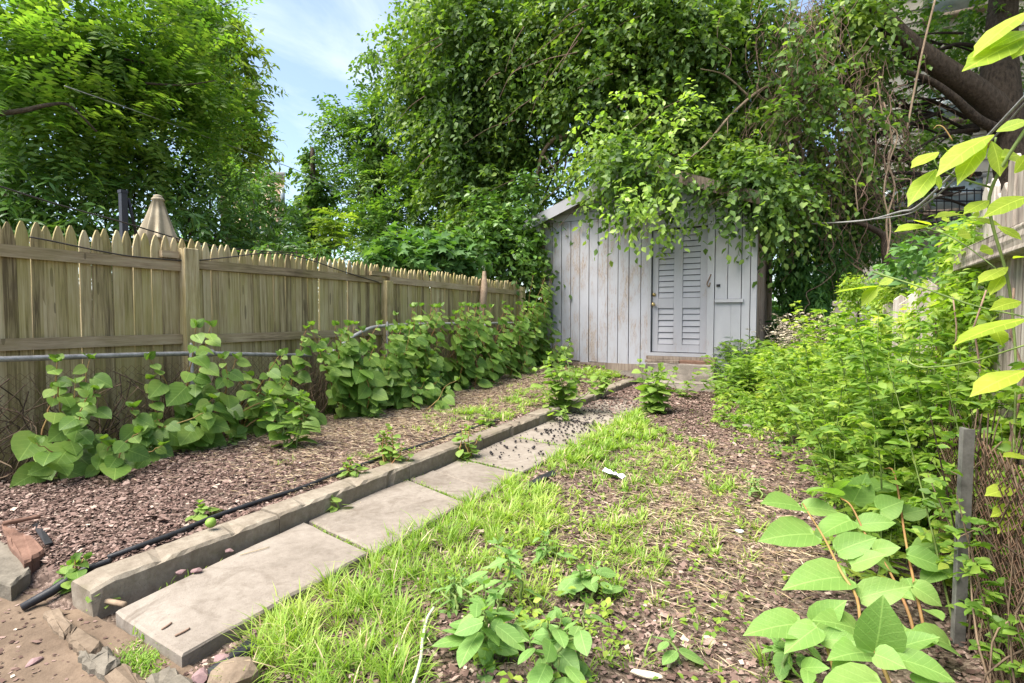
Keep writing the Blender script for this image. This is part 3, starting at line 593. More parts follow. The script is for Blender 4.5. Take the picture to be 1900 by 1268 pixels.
# big mulberry arching over the shed: the largest leaves singly, the rest as one mass
mul = tree('mulberry_tree', 'large dark green mulberry tree arching over the grey shed', 'tree', 1330, 13.5)
mb = [(830, 40, 13, 70), (770, 150, 12.5, 60), (700, 95, 13, 34, 14), (800, 100, 12.5, 50), (860, 60, 12, 130), (880, 190, 12, 110), (835, 250, 12.5, 80), (1000, 60, 11.5, 130), (1000, 180, 11.5, 95), (880, 330, 12, 95), (940, 400, 11.5, 85), (960, 300, 12.5, 70), (1130, 50, 10.5, 130), (1250, 50, 10.5, 120), (1140, 170, 10.5, 105), (1270, 170, 10.5, 105),
      (1120, 300, 10.2, 62), (1205, 270, 10, 85), (1290, 270, 10, 75), (1380, 60, 10.5, 100), (1390, 190, 10.5, 85), (1370, 290, 10, 70), (1330, 340, 9.2, 55), (1440, 300, 10, 70), (1460, 380, 10.5, 55), (1390, 345, 9.2, 50), (1500, 60, 10.5, 65), (1490, 180, 11, 70), (1560, 70, 10, 55), (1500, 300, 10.5, 60), (1560, 380, 10.8, 60), (1440, 220, 9.0, 26), (1530, 160, 9.0, 24), (1580, 230, 9.2, 24), (1500, 330, 9.2, 28), (1470, 90, 9, 26), (1600, 150, 10, 45), (1060, 372, 11.6, 36), (985, 450, 11.3, 55), (900, 470, 11.5, 50), (1590, 20, 9.6, 50), (1150, 300, 9, 34), (1165, 325, 9, 42), (1225, 325, 8.9, 34), (1365, 330, 9, 40), (1410, 335, 9, 36), (1425, 380, 9.1, 30), (1440, 345, 9, 34), (1420, 365, 8.8, 26), (1390, 310, 8.9, 34), (1385, 332, 8.55, 36), (1428, 352, 8.55, 26)]
MB = [B(*q) for q in mb]
foliage('crown', OVATE, lm_mulb, mul, MB, 66, 13, .12, .75, nsub=12, sub=.37, down=.5, jit=.38, droop=.55, dn=.15, side=.7, fwd=.5)
tb = at(1330, 634, 13.5)
limbs(mul, [(tb[0], tb[1], -.1), (tb[0]+.1, tb[1]-.2, 1.8), at(1300, 330, 13), at(1230, 160, 12.2), at(1150, 20, 11.5)], [.3, .26, .22, .17, .1], [m[0] for m in MB[::2]], m_barkd, lr=.06)
parts('branch', [tube(curve(p, 6), np.linspace(r, r*.35, (len(p)-1)*6+1), 6) for p, r in (
    ([at(1120, 235, 11), at(1075, 250, 11), at(1030, 258, 11.1), at(1005, 290, 11.2), at(992, 350, 11.3)], .07), ([at(1040, 258, 11), at(1050, 300, 11.1), at(1035, 345, 11.2)], .03), ([at(1010, 290, 11.1), at(1025, 310, 11.1), at(1035, 330, 11.2)], .02), ([at(1060, 285, 11), at(1030, 305, 11.1), at(1000, 318, 11.2)], .018),
    ([at(1440, 150, 9.7), at(1400, 175, 9.5), at(1352, 218, 9.3), at(1310, 268, 9.1), at(1262, 308, 9.0)], .032), ([at(1390, 180, 9.5), at(1345, 140, 9.4), at(1300, 128, 9.3)], .02), ([at(1350, 220, 9.3), at(1350, 250, 9.2)], .012), ([at(1405, 200, 9.5), at(1402, 240, 9.5), at(1392, 258, 9.5)], .013))], m_twig, mul)
L = []; r_ = np.random.default_rng(15)
for k in range(70):
    u, v, d = r_.uniform(760, 1560), r_.uniform(0, 330), r_.uniform(9.3, 10.4)
    if u < 1050 and v > 200: d += 1.2
    ln = r_.uniform(50, 150); a = at(u, v, d); c = at(u-ln*r_.uniform(.3, 1), v+ln*r_.uniform(.2, .8), d+.1); L.append(tube(curve([a, (a+c)/2+np.array([0, 0, .12*r_.random()]), c], 5), np.linspace(r_.uniform(.006, .014), .003, 11), 5, False))
part('twig', *cat_geo(L), m_vinetwig, mul, smooth=True, kind='stuff')
# bright sprays hanging in front of the shed: leaves one by one
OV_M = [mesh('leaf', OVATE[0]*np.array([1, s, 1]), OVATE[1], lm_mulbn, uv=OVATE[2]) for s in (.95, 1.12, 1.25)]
def frame(X, N):
    X = unit(X); Z = unit(N-(N@X)*X); Y = np.cross(Z, X); return Matrix(((X[0], Y[0], Z[0]), (X[1], Y[1], Z[1]), (X[2], Y[2], Z[2])))
def leaf_obj(me, root, p, X, N, s, name='leaf'):
    o = bpy.data.objects.new(name, me); COL.objects.link(o); o.parent = root
    o.matrix_basis = Matrix.Translation(Vector(np.asarray(p)-base_of(root))) @ frame(np.asarray(X, float), np.asarray(N, float)).to_4x4() @ Matrix.Diagonal((s, s, s, 1)); return o
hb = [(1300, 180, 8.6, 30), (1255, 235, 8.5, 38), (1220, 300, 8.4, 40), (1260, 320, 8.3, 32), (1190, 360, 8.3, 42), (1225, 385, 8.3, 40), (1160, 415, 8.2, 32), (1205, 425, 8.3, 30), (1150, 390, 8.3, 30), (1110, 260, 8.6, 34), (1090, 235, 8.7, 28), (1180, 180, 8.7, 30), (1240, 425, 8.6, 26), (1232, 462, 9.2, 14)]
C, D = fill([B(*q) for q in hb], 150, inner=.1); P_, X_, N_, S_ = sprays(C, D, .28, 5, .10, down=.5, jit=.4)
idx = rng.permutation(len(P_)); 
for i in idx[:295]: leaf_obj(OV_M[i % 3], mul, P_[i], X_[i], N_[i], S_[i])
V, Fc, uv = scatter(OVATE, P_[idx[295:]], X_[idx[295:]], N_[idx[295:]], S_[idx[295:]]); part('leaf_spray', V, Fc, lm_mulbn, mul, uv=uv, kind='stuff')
# big leaning tree at the upper right, in front of the building
lt = tree('leaning_tree', 'thick brown trunk with a heavy limb leaning left at upper right', 'tree', 1865, 10.5)
part('trunk', *tube(curve([at(1905, 660, 10.6), at(1890, 400, 10.5), at(1868, 235, 10.4), at(1855, 160, 10.4), at(1858, 60, 10.6), at(1868, -90, 10.8)], 8), np.interp(np.linspace(0, 1, 41), [0, .4, .6, 1], [.32, .3, .32, .2]), 12), m_bark, lt, smooth=True)
part('limb', *tube(curve([at(1862, 215, 10.4), at(1815, 172, 10.2), at(1745, 125, 10), at(1675, 72, 9.8), at(1630, 15, 9.7), at(1612, -60, 9.7)], 8), np.interp(np.linspace(0, 1, 41), [0, .15, .6, 1], [.30, .22, .17, .13]), 10), m_bark, lt, smooth=True)
part('limb', *tube(curve([at(1862, 245, 10.3), at(1815, 222, 10.1), at(1768, 180, 9.9), at(1722, 148, 9.8), at(1660, 128, 9.8)], 6), np.linspace(.1, .035, 25), 8), m_bark, lt, smooth=True)
L = []; r_ = np.random.default_rng(5)
for k in range(70):
    u0, v0 = r_.uniform(1640, 1850), r_.uniform(60, 400); a = at(u0, v0, 10.4+r_.uniform(0, 1.2)); ln = r_.uniform(80, 190); sl_ = r_.uniform(-.1, .65)
    c = at(u0-ln, v0+ln*sl_, 10.4+r_.uniform(-.6, 1)); m_ = (a+c)/2+np.array([0, 0, r_.uniform(.02, .3)]); L.append(tube(curve([a, m_, c], 5), np.linspace(r_.uniform(.02, .055), .008, 11), 6))
part('branch', *cat_geo(L), m_barkd, lt, smooth=True, kind='stuff')
foliage('crown', OVATE, lm_mid, lt, [B(*q) for q in [(1680, 40, 11, 50), (1740, 70, 11.5, 55), (1700, 190, 11.5, 45), (1800, 90, 12, 50), (1640, 120, 11, 40), (1660, 260, 11, 40), (1830, 20, 11, 45), (1880, 90, 11, 30), (1610, 220, 11, 40), (1720, 290, 12, 45), (1890, 160, 11.2, 30), (1640, 330, 11.2, 40), (1690, 330, 12, 45), (1750, 260, 12.5, 45), (1600, 430, 11.5, 40), (1690, 440, 12, 40)]], 38, 9, .12, .5, nsub=7)
V, Fc, uv = scatter(OVATE, *sprays(*fill(lumps([(np.array(c), np.array([r, r, r*.7])) for c, r in (((2.2, 13.4, 12), 3.2), ((4.8, 13.6, 11.5), 3), ((3.4, 11, 10.5), 2.6), ((6.8, 13, 10.5), 3), ((1.2, 11.5, 9.5), 2.2), ((5.2, 10.5, 9), 2.4))], 9), 26), .7, 9, .2, down=.3)); part('crown', V, Fc, lm_mid, lt, uv=uv, kind='stuff')  # unseen upper crown, added out of view to shade the rear building
# creeper-covered mass right of the shed
cr_ = tree('creeper_thicket', 'dark thicket of five-leaved creeper hanging down at right of the shed', 'creeper', 1500, 11)
crb = [(1475, 430, 10.8, 34), (1500, 410, 10.6, 50), (1540, 470, 10.5, 38), (1480, 500, 10.7, 45), (1480, 560, 10.6, 34), (1510, 560, 10.4, 38), (1480, 600, 10.5, 38), (1560, 340, 10.6, 40), (1590, 420, 11, 30), (1615, 460, 11, 26), (1530, 610, 10.4, 26), (1580, 300, 10.8, 40)]
foliage('leaf_mass', LANCE, lm_creep, cr_, [B(*q) for q in crb], 170, 5, .17, .16, nsub=9, down=.9, side=.9, fwd=.3, droop=.6, jit=.45)
V, Fc, uv = scatter(LANCE, *sprays(*fill(lumps([B(*q) for q in [(1430, 330, 10.6, 34), (1545, 540, 10.8, 34), (1475, 610, 11, 28), (1520, 610, 11.5, 30), (1470, 480, 11.6, 26), (1570, 500, 11.4, 36)]], 8), 330, down=.5), .16, 5, .16, down=.7, side=.9, fwd=.3)); part('leaf_mass', V, Fc, lm_creep, cr_, uv=uv, kind='stuff')
parts('stem', [tube(curve([at(1470+k*22, 640, 10.9), at(1462+k*26, 520, 10.9+.1*k), at(1480+k*20, 400, 10.9), at(1475+k*30, 260, 10.8)], 5), .035, 6) for k in range(6)], m_vinetwig, cr_)
part('dead_trunk', *tube(curve([at(1668, 640, 9.5), at(1645, 480, 9.5), at(1640, 440, 9.5), at(1610, 420, 9.5), at(1588, 412, 9.6)], 6), np.linspace(.085, .035, 25), 8), m_barkd, cr_, smooth=True)
# tangle of bare hanging vines
hv = thing('hanging_vines', 'tangle of bare brown vines hanging from the branches right of the shed', 'vine', at(1560, 0, 9.6))
L = []; r_ = np.random.default_rng(8)
for k in range(380):
    u = r_.normal(1505, 58) if k < 250 else (r_.uniform(1600, 1700) if k < 300 else r_.uniform(1430, 1640)); v = r_.uniform(-40, 230) if k < 250 else r_.uniform(60, 260)+(120 if k > 300 else 0); d = 9.5+r_.uniform(-.6, .8); n = int(r_.uniform(6, 13)); P = []
    dr = r_.normal(0, 7)
    for i in range(n): P.append(at(u, v, d)); u += dr+r_.normal(0, 13); v += r_.uniform(6, 34); d += r_.normal(0, .06)
    L.append(tube(curve(P, 4), r_.uniform(.002, .0065), 4, False))
part('vine', *cat_geo(L), m_vinetwig, hv, smooth=True, kind='stuff')
L = []
for q, rr in (([(1640, 190), (1655, 260), (1648, 300), (1660, 350), (1645, 410), (1650, 470)], .016), ([(1628, 150), (1640, 220), (1665, 250), (1650, 300), (1640, 360), (1652, 420), (1645, 480)], .014), ([(1570, 230), (1592, 270), (1600, 310), (1588, 345), (1592, 395)], .012), ([(1660, 240), (1640, 290), (1660, 330), (1690, 335), (1680, 370)], .009), ([(1735, 0), (1715, 80), (1700, 150), (1683, 240)], .018)):
    L.append(tube(curve([at(u, v, 9.1) for u, v in q], 6), rr, 6))
parts('vine', L, m_twig, hv, label='pale twisted vine in front of the brown tangle')
# trees and shrubs beyond the left fence
al = tree('ailanthus_tree', 'near tree with long feathery leaflets overhanging the left fence', 'tree', 40, 9)
alb = [(40, 60, 7, 130), (150, 40, 7.5, 120), (60, 200, 7, 120), (200, 130, 7.8, 120), (300, 60, 8.5, 110), (330, 160, 8.5, 95), (270, 230, 8.2, 100), (140, 250, 7.5, 90), (380, 230, 9.2, 70), (375, 10, 9, 50)]
foliage('crown', NARROW, lm_ail, al, [B(*q) for q in alb], 52, 17, .125, .62, nsub=11, sub=.42, side=.9, fwd=.3, down=.08, jit=.14, droop=.18, flat=True, dn=-.05)
c = at(40, 634, 9.3); limbs(al, [(c[0], c[1], -.1), at(20, 400, 9), at(30, 200, 8.4), at(60, -50, 8)], [.22, .2, .16, .1], [B(*q)[0] for q in alb], m_bark, lr=.05)
parts('branch', [tube(curve([at(-40, 215, 6.4), at(40, 206, 6.5), at(90, 195, 6.6), at(130, 197, 6.8), at(180, 245, 7)], 6), np.linspace(.035, .012, 25), 6), tube(curve([at(230, 110, 7.6), at(300, 122, 7.8), at(335, 115, 8)], 6), np.linspace(.016, .006, 13), 6), tube(curve([at(270, 155, 7.6), at(340, 158, 7.8), at(400, 150, 8)], 6), np.linspace(.018, .006, 13), 6)], m_bark, al)
lo = tree('locust_tree', 'tall yellow green tree with fine leaves against the sky at left', 'tree', 430, 15)
lob = [(385, 40, 13, 40), (360, 90, 13, 80), (430, 115, 13.5, 48), (400, 190, 13.5, 85), (465, 190, 14, 42), (430, 270, 14, 60), (475, 265, 14.5, 28), (440, 330, 14.5, 48), (480, 320, 15, 28), (355, 10, 13, 60)]
foliage('crown', NARROW, lm_yel, lo, [B(*q) for q in lob], 40, 14, .19, .55, nsub=10, sub=.36, side=.8, fwd=.5, jit=.3, dn=.1)
c = at(425, 634, 15); limbs(lo, [(c[0], c[1], -.1), at(420, 400, 15), at(400, 150, 14.5), at(390, 0, 14)], [.2, .15, .09, .05], [B(*q)[0] for q in lob], m_bark, lr=.05)
ls = [('laurel_shrub', 'dark glossy shrub behind the left end of the picket fence', 40, 7.2, [(10, 390, 6.8, 70), (70, 360, 7, 75), (130, 420, 7, 60), (40, 310, 7.2, 70), (-20, 470, 6.8, 60), (100, 470, 6.9, 40), (20, 560, 7, 60), (120, 560, 7, 60)]),
      ('laurel_shrub', 'dark glossy shrub behind the black post and folded parasol', 210, 8, [(190, 330, 8.2, 70), (250, 360, 8.2, 65), (170, 410, 7.8, 55), (230, 290, 8.6, 60), (270, 440, 8, 40), (210, 450, 7.8, 45), (210, 560, 8, 55), (290, 560, 8, 55)]),
      ('laurel_shrub', 'glossy shrub with narrow bright leaves right of the folded parasol', 380, 8.5, [(350, 400, 8.2, 55), (400, 420, 8.6, 50), (330, 340, 8.8, 60), (450, 400, 9.5, 50), (390, 350, 9.4, 55), (450, 450, 9.2, 32), (500, 430, 10, 38), (380, 560, 8.5, 50), (460, 560, 9, 50)]),
      ('laurel_shrub', 'pale sunlit shrub under the yellow green tree left of the vine column', 490, 12, [(470, 360, 12, 40), (505, 400, 12, 38), (520, 440, 11, 36), (440, 340, 12.5, 36), (545, 450, 11, 28), (540, 560, 10, 45), (600, 560, 10, 45)])]
for n_, lab, u, d, bb in ls:
    t_ = tree(n_, lab, 'shrub', u, d); foliage('leaf_mass', LANCE, lm_laurel, t_, [B(*q) for q in bb], 62, 9, .17, .4, nsub=10, sub=.42, side=.8, fwd=.6, down=.25, jit=.35)
    c = BASE[t_.name]; part('stem', *cat_geo([tube(curve([c+np.array([random.uniform(-.2, .2), random.uniform(-.2, .2), -.1]), B(*q)[0]*.5+c*.5, B(*q)[0]], 4), np.linspace(.05, .015, 9), 6) for q in bb]), m_barkd, t_, smooth=True)
vc = tree('vine_covered_trunk', 'slim dead trunk wrapped in creeper left of the mid tree', 'tree', 580, 13)
foliage('leaf_mass', OVATE, lm_mid, vc, [B(*q) for q in [(580, 290, 13, 16, 30), (577, 330, 13, 20, 30), (582, 370, 13, 30, 36), (572, 410, 13, 40, 40), (600, 430, 12.6, 34), (558, 440, 12.6, 28), (600, 350, 13, 18)]], 85, 7, .13, .25, nsub=8, down=.5)
c = BASE[vc.name]; part('trunk', *tube([c+np.array([0, 0, -.1]), at(578, 400, 13), at(580, 275, 13)], [.14, .11, .05], 8), m_bark, vc, smooth=True)
sp = tree('ailanthus_sapling', 'bright yellow green feathery sapling rising behind the middle of the fence', 'sapling', 622, 9.2)
C, D = [], []
for k in range(46): a = rng.uniform(0, 6.28); h = rng.uniform(0, 1); C.append(at(622, 440-40*h+rng.uniform(-8, 20), 9.2)); D.append([math.cos(a), math.sin(a), .5*h-.05])
V, Fc, uv = scatter(NARROW, *sprays(np.array(C), np.array(D), rng.uniform(.3, .5, 46), 15, .13, side=.9, fwd=.4, down=.1, jit=.1, droop=.35, flat=True)); part('frond', V, Fc, lm_sap, sp, uv=uv, kind='stuff')
c = BASE[sp.name]; part('stem', *tube(curve([c+np.array([0, 0, -.1]), at(620, 520, 9.2), at(623, 400, 9.2)], 5), np.linspace(.03, .008, 11), 6), m_greenstem, sp, smooth=True)
mt = tree('locust_tree', 'mid green feathery tree between the sky gap and the mulberry', 'tree', 700, 14)
mtb = [(640, 210, 14, 34), (700, 200, 14, 45), (660, 260, 14, 60), (730, 270, 14, 60), (680, 340, 13.5, 60), (745, 350, 13.5, 60), (640, 320, 14, 34), (800, 330, 13.5, 55), (720, 420, 13, 60), (800, 420, 13, 60), (660, 400, 13, 40), (610, 225, 14, 16), (850, 440, 12.5, 40), (700, 440, 12.5, 45)]
foliage('crown', NARROW, lm_mid, mt, [B(*q) for q in mtb], 42, 15, .15, .6, nsub=10, sub=.4, side=.9, fwd=.35, down=.15, jit=.2, droop=.3, flat=True, dn=.1)
c = BASE[mt.name]; limbs(mt, [c+np.array([0, 0, -.1]), at(705, 430, 14), at(700, 300, 14), at(690, 190, 14)], [.2, .17, .12, .04], [B(*q)[0] for q in mtb], m_barkd, lr=.05)
fg = [('fig_shrub', 'pale green lobed fig bush spilling over the far half of the fence', 'shrub', 780, [(700, 478, 8.6, 20), (750, 475, 8.9, 26), (800, 470, 9.2, 34), (850, 480, 9.4, 28), (830, 450, 9.6, 28), (720, 455, 9.4, 20), (700, 550, 9.6, 40), (780, 550, 10, 40), (860, 560, 10.2, 36)], FIG, lm_fig, .2),
      ('privet_shrub', 'leafy pale shrub beside the left corner of the shed behind the fence', 'shrub', 930, [(920, 440, 10.3, 40), (960, 420, 10.4, 40), (890, 470, 10, 34), (950, 480, 10.2, 40), (985, 500, 10.4, 26), (900, 400, 10.6, 40), (970, 360, 10.6, 34), (975, 450, 10.2, 30), (990, 560, 10.6, 34), (960, 590, 10.6, 34), (1000, 630, 10.7, 26)], OVATE, lm_laurel, .12),
      ('fence_creeper', 'low creeper sprawling along the fence top left of the sapling', 'creeper', 560, [(500, 462, 7.2, 14, 10), (550, 466, 7.4, 18, 10), (590, 470, 7.8, 18, 10), (640, 478, 8, 18, 10)], LANCE, lm_laurel, .11)]
for n_, lab, cat, u, bb, tp, mm, sz_ in fg:
    t_ = tree(n_, lab, cat, u, bb[0][2]); foliage('leaf_mass', tp, mm, t_, [B(*q) for q in bb], 110, 6, sz_, .28, nsub=8, down=.3)
    c = BASE[t_.name]; part('stem', *cat_geo([tube(curve([c+np.array([0, 0, -.1]), B(*q)[0]*.5+c*.5, B(*q)[0]], 4), np.linspace(.035, .01, 9), 6) for q in bb]), m_barkd, t_, smooth=True)
# far wood closing the view low down
wd = []
for k in range(26):
    u = -150+k*88; wd.append((u, 470+rng.uniform(-25, 15), 17+rng.uniform(-1, 3), 62))
    if 560 < u < 1700: wd.append((u, 380+rng.uniform(-25, 15), 18, 62))
for u in range(960, 1760, 60): wd.append((u, 560+rng.uniform(-15, 25), 16.6, 55))
wd += [(1445, 580, 14.6, 40), (1430, 520, 14.6, 40), (1480, 610, 14.6, 40), (1440, 640, 14.6, 40), (1500, 540, 14.8, 40)]
for u, v in ((900, 250), (860, 150), (1150, 300), (1250, 250), (1350, 300), (1450, 250), (1180, 120), (1320, 100), (1440, 420), (1540, 440)): wd.append((u, v, 16, 60))
V, Fc, uv = scatter(OVATE, *sprays(*fill(lumps([B(*q) for q in wd if not 985 < q[0] < 1075 or q[1] > 400], 7), 10), .8, 8, .26, down=.3)); fw_ = part('far_wood', V, Fc, lm_creep, None, uv=uv); setp(fw_, None, None, None, 'stuff')
# ================================================================== GROUND LITTER AND GRASS
def G(U, V_, L): 
    s = np.zeros_like(U)
    for u, v, a, b, w_ in L: s = np.maximum(s, w_*np.exp(-((U-u)/a)**2-((V_-v)/b)**2))
    return s
def inpoly(U, V_, P):
    c = np.zeros(U.shape, bool); P = list(P)
    for (x0, y0), (x1, y1) in zip(P, P[1:]+P[:1]):
        m = ((y0 > V_) != (y1 > V_)) & (U < (x1-x0)*(V_-y0)/(y1-y0+1e-9)+x0); c ^= m
    return c
def near_sample(n, x0, x1, y0, y1, p=1.6):              # more samples close to the camera
    a = rng.random(n); y = y0+(y1-y0)*a**p; return rng.uniform(x0, x1, n), y
def h_of(x, y): return np.where(x < kx(y)-.1, hbed(x, y), hlawn(x, y))
CHIP = (np.array([(-.5, -.3, 0), (.5, -.36, .02), (.42, .32, 0), (-.46, .26, .03), (.02, 0, .09), (0, .02, -.1)]), np.array([(0, 1, 4), (1, 2, 4), (2, 3, 4), (3, 0, 4)]), np.zeros((6, 2)))
def litter(name, x, y, size, mat, tpl, lift=.006, tilt=.45, asp=None):
    n = len(x); z = np.where((x < -1.84) & (x > kx(y)+.0) & (y > 1.1), .0, h_of(x, y))+lift+rng.uniform(0, .008, n); a = rng.uniform(0, 6.28, n)
    X = np.stack([np.cos(a), np.sin(a), rng.normal(0, tilt*.5, n)], -1); N = np.stack([rng.normal(0, tilt, n), rng.normal(0, tilt, n), np.ones(n)], -1)
    V, Fc, uv = scatter(tpl, np.stack([x, y, z], -1), X, N, size); o = part(name, V, Fc, mat, None); return setp(o, kind='stuff')
x1, y1 = near_sample(80000, -4.9, -2.66, 1.12, 10.2, 1.5); x2, y2 = near_sample(95000, -1.82, 1.0, .9, 10.2, 1.35)
U, V_ = proj(np.stack([x2, y2, 0*x2], -1)); dens_chip = .35+.65*np.clip(bumps(x2, y2, 3)+.55, 0, 1); k = rng.random(len(x2)) < dens_chip; x2, y2 = x2[k], y2[k]
x3, y3 = rng.uniform(-2.62, -1.8, 9000), 5.2+4.2*rng.random(9000)**.6; k = rng.random(9000) < sm(5.6, 8.2, y3); x3, y3 = x3[k], y3[k]; x = np.concatenate([x1, x2, x3]); y = np.concatenate([y1, y2, y3]); o = litter('mulch_chips', x, y, rng.gamma(2.2, .0055, len(x))*np.clip(.6+.1*y, .6, 1.4)+.006, m_chips, CHIP)
x, y = rng.uniform(-2.64, -2.3, 260), rng.uniform(.98, 1.12, 260); 
STRAW = (np.array([(-.5, -.012, 0), (.5, -.010, 0), (0, .012, .04), (0, 0, .025)]), np.array([(0, 1, 2), (0, 1, 3)]), np.zeros((4, 2)))
n = 160000; x, y = near_sample(n, -4.5, .8, 1.1, 9.5, 1.3); U, V_ = proj(np.stack([x, y, 0*x], -1))
wgt = G(U, V_, [(720, 810, 260, 90, 1.), (900, 735, 170, 55, 1.), (560, 880, 120, 60, .6), (1300, 960, 170, 90, .9), (1430, 1020, 110, 60, .9), (1240, 880, 130, 60, .6), (1330, 1100, 160, 90, .4), (1150, 1010, 120, 60, .5)])
k = (rng.random(n) < wgt) & ((x < kx(y)-.18) | (x > -1.75)); x, y = x[k], y[k]; litter('dry_straw', x, y, rng.uniform(.03, .095, len(x)), m_straw, STRAW, .018, .25)
# grass blades
GP = [(470, 1195), (560, 1090), (700, 1015), (850, 925), (1000, 862), (1100, 805), (1187, 765), (1200, 795), (1120, 850), (1040, 905), (1060, 960), (960, 1040), (870, 1110), (800, 1180), (780, 1300), (430, 1300)]
GP2 = [(1040, 905), (1120, 850), (1200, 795), (1320, 830), (1290, 890), (1230, 915), (1190, 960), (1250, 1040), (1220, 1120), (1120, 1130), (1000, 1110), (860, 1130)]
n = 20000; x, y = near_sample(n, -4.4, .7, .78, 9.5, 1.45); z = h_of(x, y); U, V_ = proj(np.stack([x, y, z], -1))
wgt = np.where(inpoly(U, V_, GP), 1., 0); wgt = np.maximum(wgt, np.where(inpoly(U, V_, GP2), .55, 0)*(.35+1.3*np.clip(bumps(x, y, 6)+.45, 0, 1)))
wgt = np.maximum(wgt, G(U, V_, [(1180, 830, 80, 30, .6), (1330, 905, 60, 22, .7), (1180, 1040, 42, 40, .9), (1160, 1075, 30, 20, .8), (1290, 1000, 60, 40, .4), (1250, 945, 60, 24, .4), (1395, 790, 40, 18, .6), (1420, 1100, 40, 30, .25), (1430, 1250, 26, 40, .8), (1000, 1020, 120, 60, .5), (1100, 1150, 90, 90, .25), (1360, 1150, 140, 90, .16), (1320, 1000, 150, 70, .5), (1400, 930, 120, 50, .35), (1300, 1180, 150, 80, .25), (1240, 860, 90, 40, .5), (1090, 1210, 110, 80, .55), (960, 1230, 80, 60, .5), (1000, 1140, 60, 50, .6), (930, 1060, 80, 50, .8), (1300, 1230, 60, 40, .3), (1020, 930, 60, 30, .6),
    (900, 775, 95, 18, .75), (965, 748, 60, 18, .7), (1110, 697, 90, 14, .9), (1000, 735, 80, 22, .5), (830, 800, 70, 14, .5), (860, 705, 60, 14, .5), (720, 760, 40, 16, .3), (950, 690, 70, 12, .6), (690, 850, 60, 12, .3), (540, 870, 40, 20, .15), (1430, 760, 60, 60, .7), (1380, 700, 50, 30, .7)]))
bare = G(U, V_, [(1010, 1200, 30, 30, .6), (815, 1190, 25, 55, .85), (1010, 890, 50, 18, .9)]); wgt *= 1-bare
k = (rng.random(n) < wgt*.62) & ((x < kx(y)-.17) | (x > -1.89)); x, y, z, wb = x[k], y[k], z[k], wgt[k]
nbl = np.maximum(4, (rng.gamma(3, 5.5, len(x))*(.35+.8*wb)).astype(int)); ti = np.repeat(np.arange(len(x)), nbl); th = rng.uniform(.045, .12, len(x))*(.5+.6*wb); sprd = rng.uniform(.012, .035, len(x))
ta = rng.uniform(0, 6.28, len(ti)); tr = sprd[ti]*np.sqrt(rng.random(len(ti))); x = x[ti]+np.cos(ta)*tr; y = y[ti]+np.sin(ta)*tr; z = z[ti]; wb = th[ti]*rng.uniform(.55, 1.1, len(ti)); tout = ta+rng.normal(0, .7, len(ti))
# short grass in the paver joints and at the near corner
ex = []
for (u, v, a, b, m_) in ((255, 1205, 38, 26, 1500), (748, 888, 14, 7, 190), (655, 928, 14, 8, 90), (640, 1000, 30, 8, 60), (800, 908, 26, 7, 110), (880, 850, 22, 6, 120), (700, 1012, 22, 8, 80), (870, 848, 14, 9, 150), (300, 1150, 12, 10, 30)):
    g = np.stack([gz(u+rng.normal(0, a*.6), v+rng.normal(0, b*.6)) for _ in range(m_)]); ex.append(g)
for i in (1, 2, 3, 4):
    t = rng.random(170); ex.append(np.stack([-2.44+t*.58, JL[i]+(JR[i]-JL[i])*t+rng.normal(0, .008, 170), 0*t], -1))
t = rng.random(260); ex.append(np.stack([kx(1.2+5*t)+.02+abs(rng.normal(0, .012, 260)), 1.2+5*t, 0*t], -1)[bumps(1.2+5*t, 5*t, 5) > .1])
ex = np.concatenate(ex); x = np.concatenate([x, ex[:, 0]]); y = np.concatenate([y, ex[:, 1]]); z = np.concatenate([z, np.where((ex[:, 1] < 1.05), -.05, -.02)+0*ex[:, 0]])
hh = np.concatenate([wb, rng.uniform(.008, .04, len(ex))])
hh *= np.where(y > 4.5, 1.15, 1.)
nb = len(x); a = np.concatenate([tout, rng.uniform(0, 6.28, len(ex))]); dx, dy = np.cos(a), np.sin(a); lean = rng.uniform(.25, 1.3, nb)*hh*np.where(rng.random(nb) < .25, 1.5, .8); wd = rng.uniform(.0018, .0038, nb)*np.clip(y/2.2, 1, 2.2)
Vb = np.zeros((nb, 7, 3)); ts = [0, .4, .75]
for i, t in enumerate(ts):
    cxx, cyy, czz = x+dx*lean*t*t, y+dy*lean*t*t, z+hh*(t-.12*t*t)-.012
    for s, sg in ((0, -1), (1, 1)): Vb[:, i*2+s] = np.stack([cxx-dy*wd*sg*(1-.5*t), cyy+dx*wd*sg*(1-.5*t), czz], -1)
Vb[:, 6] = np.stack([x+dx*lean, y+dy*lean, z+hh*np.where(lean > hh, .72, .9)-.012], -1)
tf = np.array([(0, 1, 3), (0, 3, 2), (2, 3, 5), (2, 5, 4), (4, 5, 6)])
dr = rng.random(nb) < .06
def blades(name, k, mat): setp(part(name, Vb[k].reshape(-1, 3), (tf[None]+(np.arange(int(k.sum()))*7)[:, None, None]).reshape(-1, 3), mat), kind='stuff')
blades('grass', ~dr, lm_grass); blades('dry_grass', dr, m_straw)
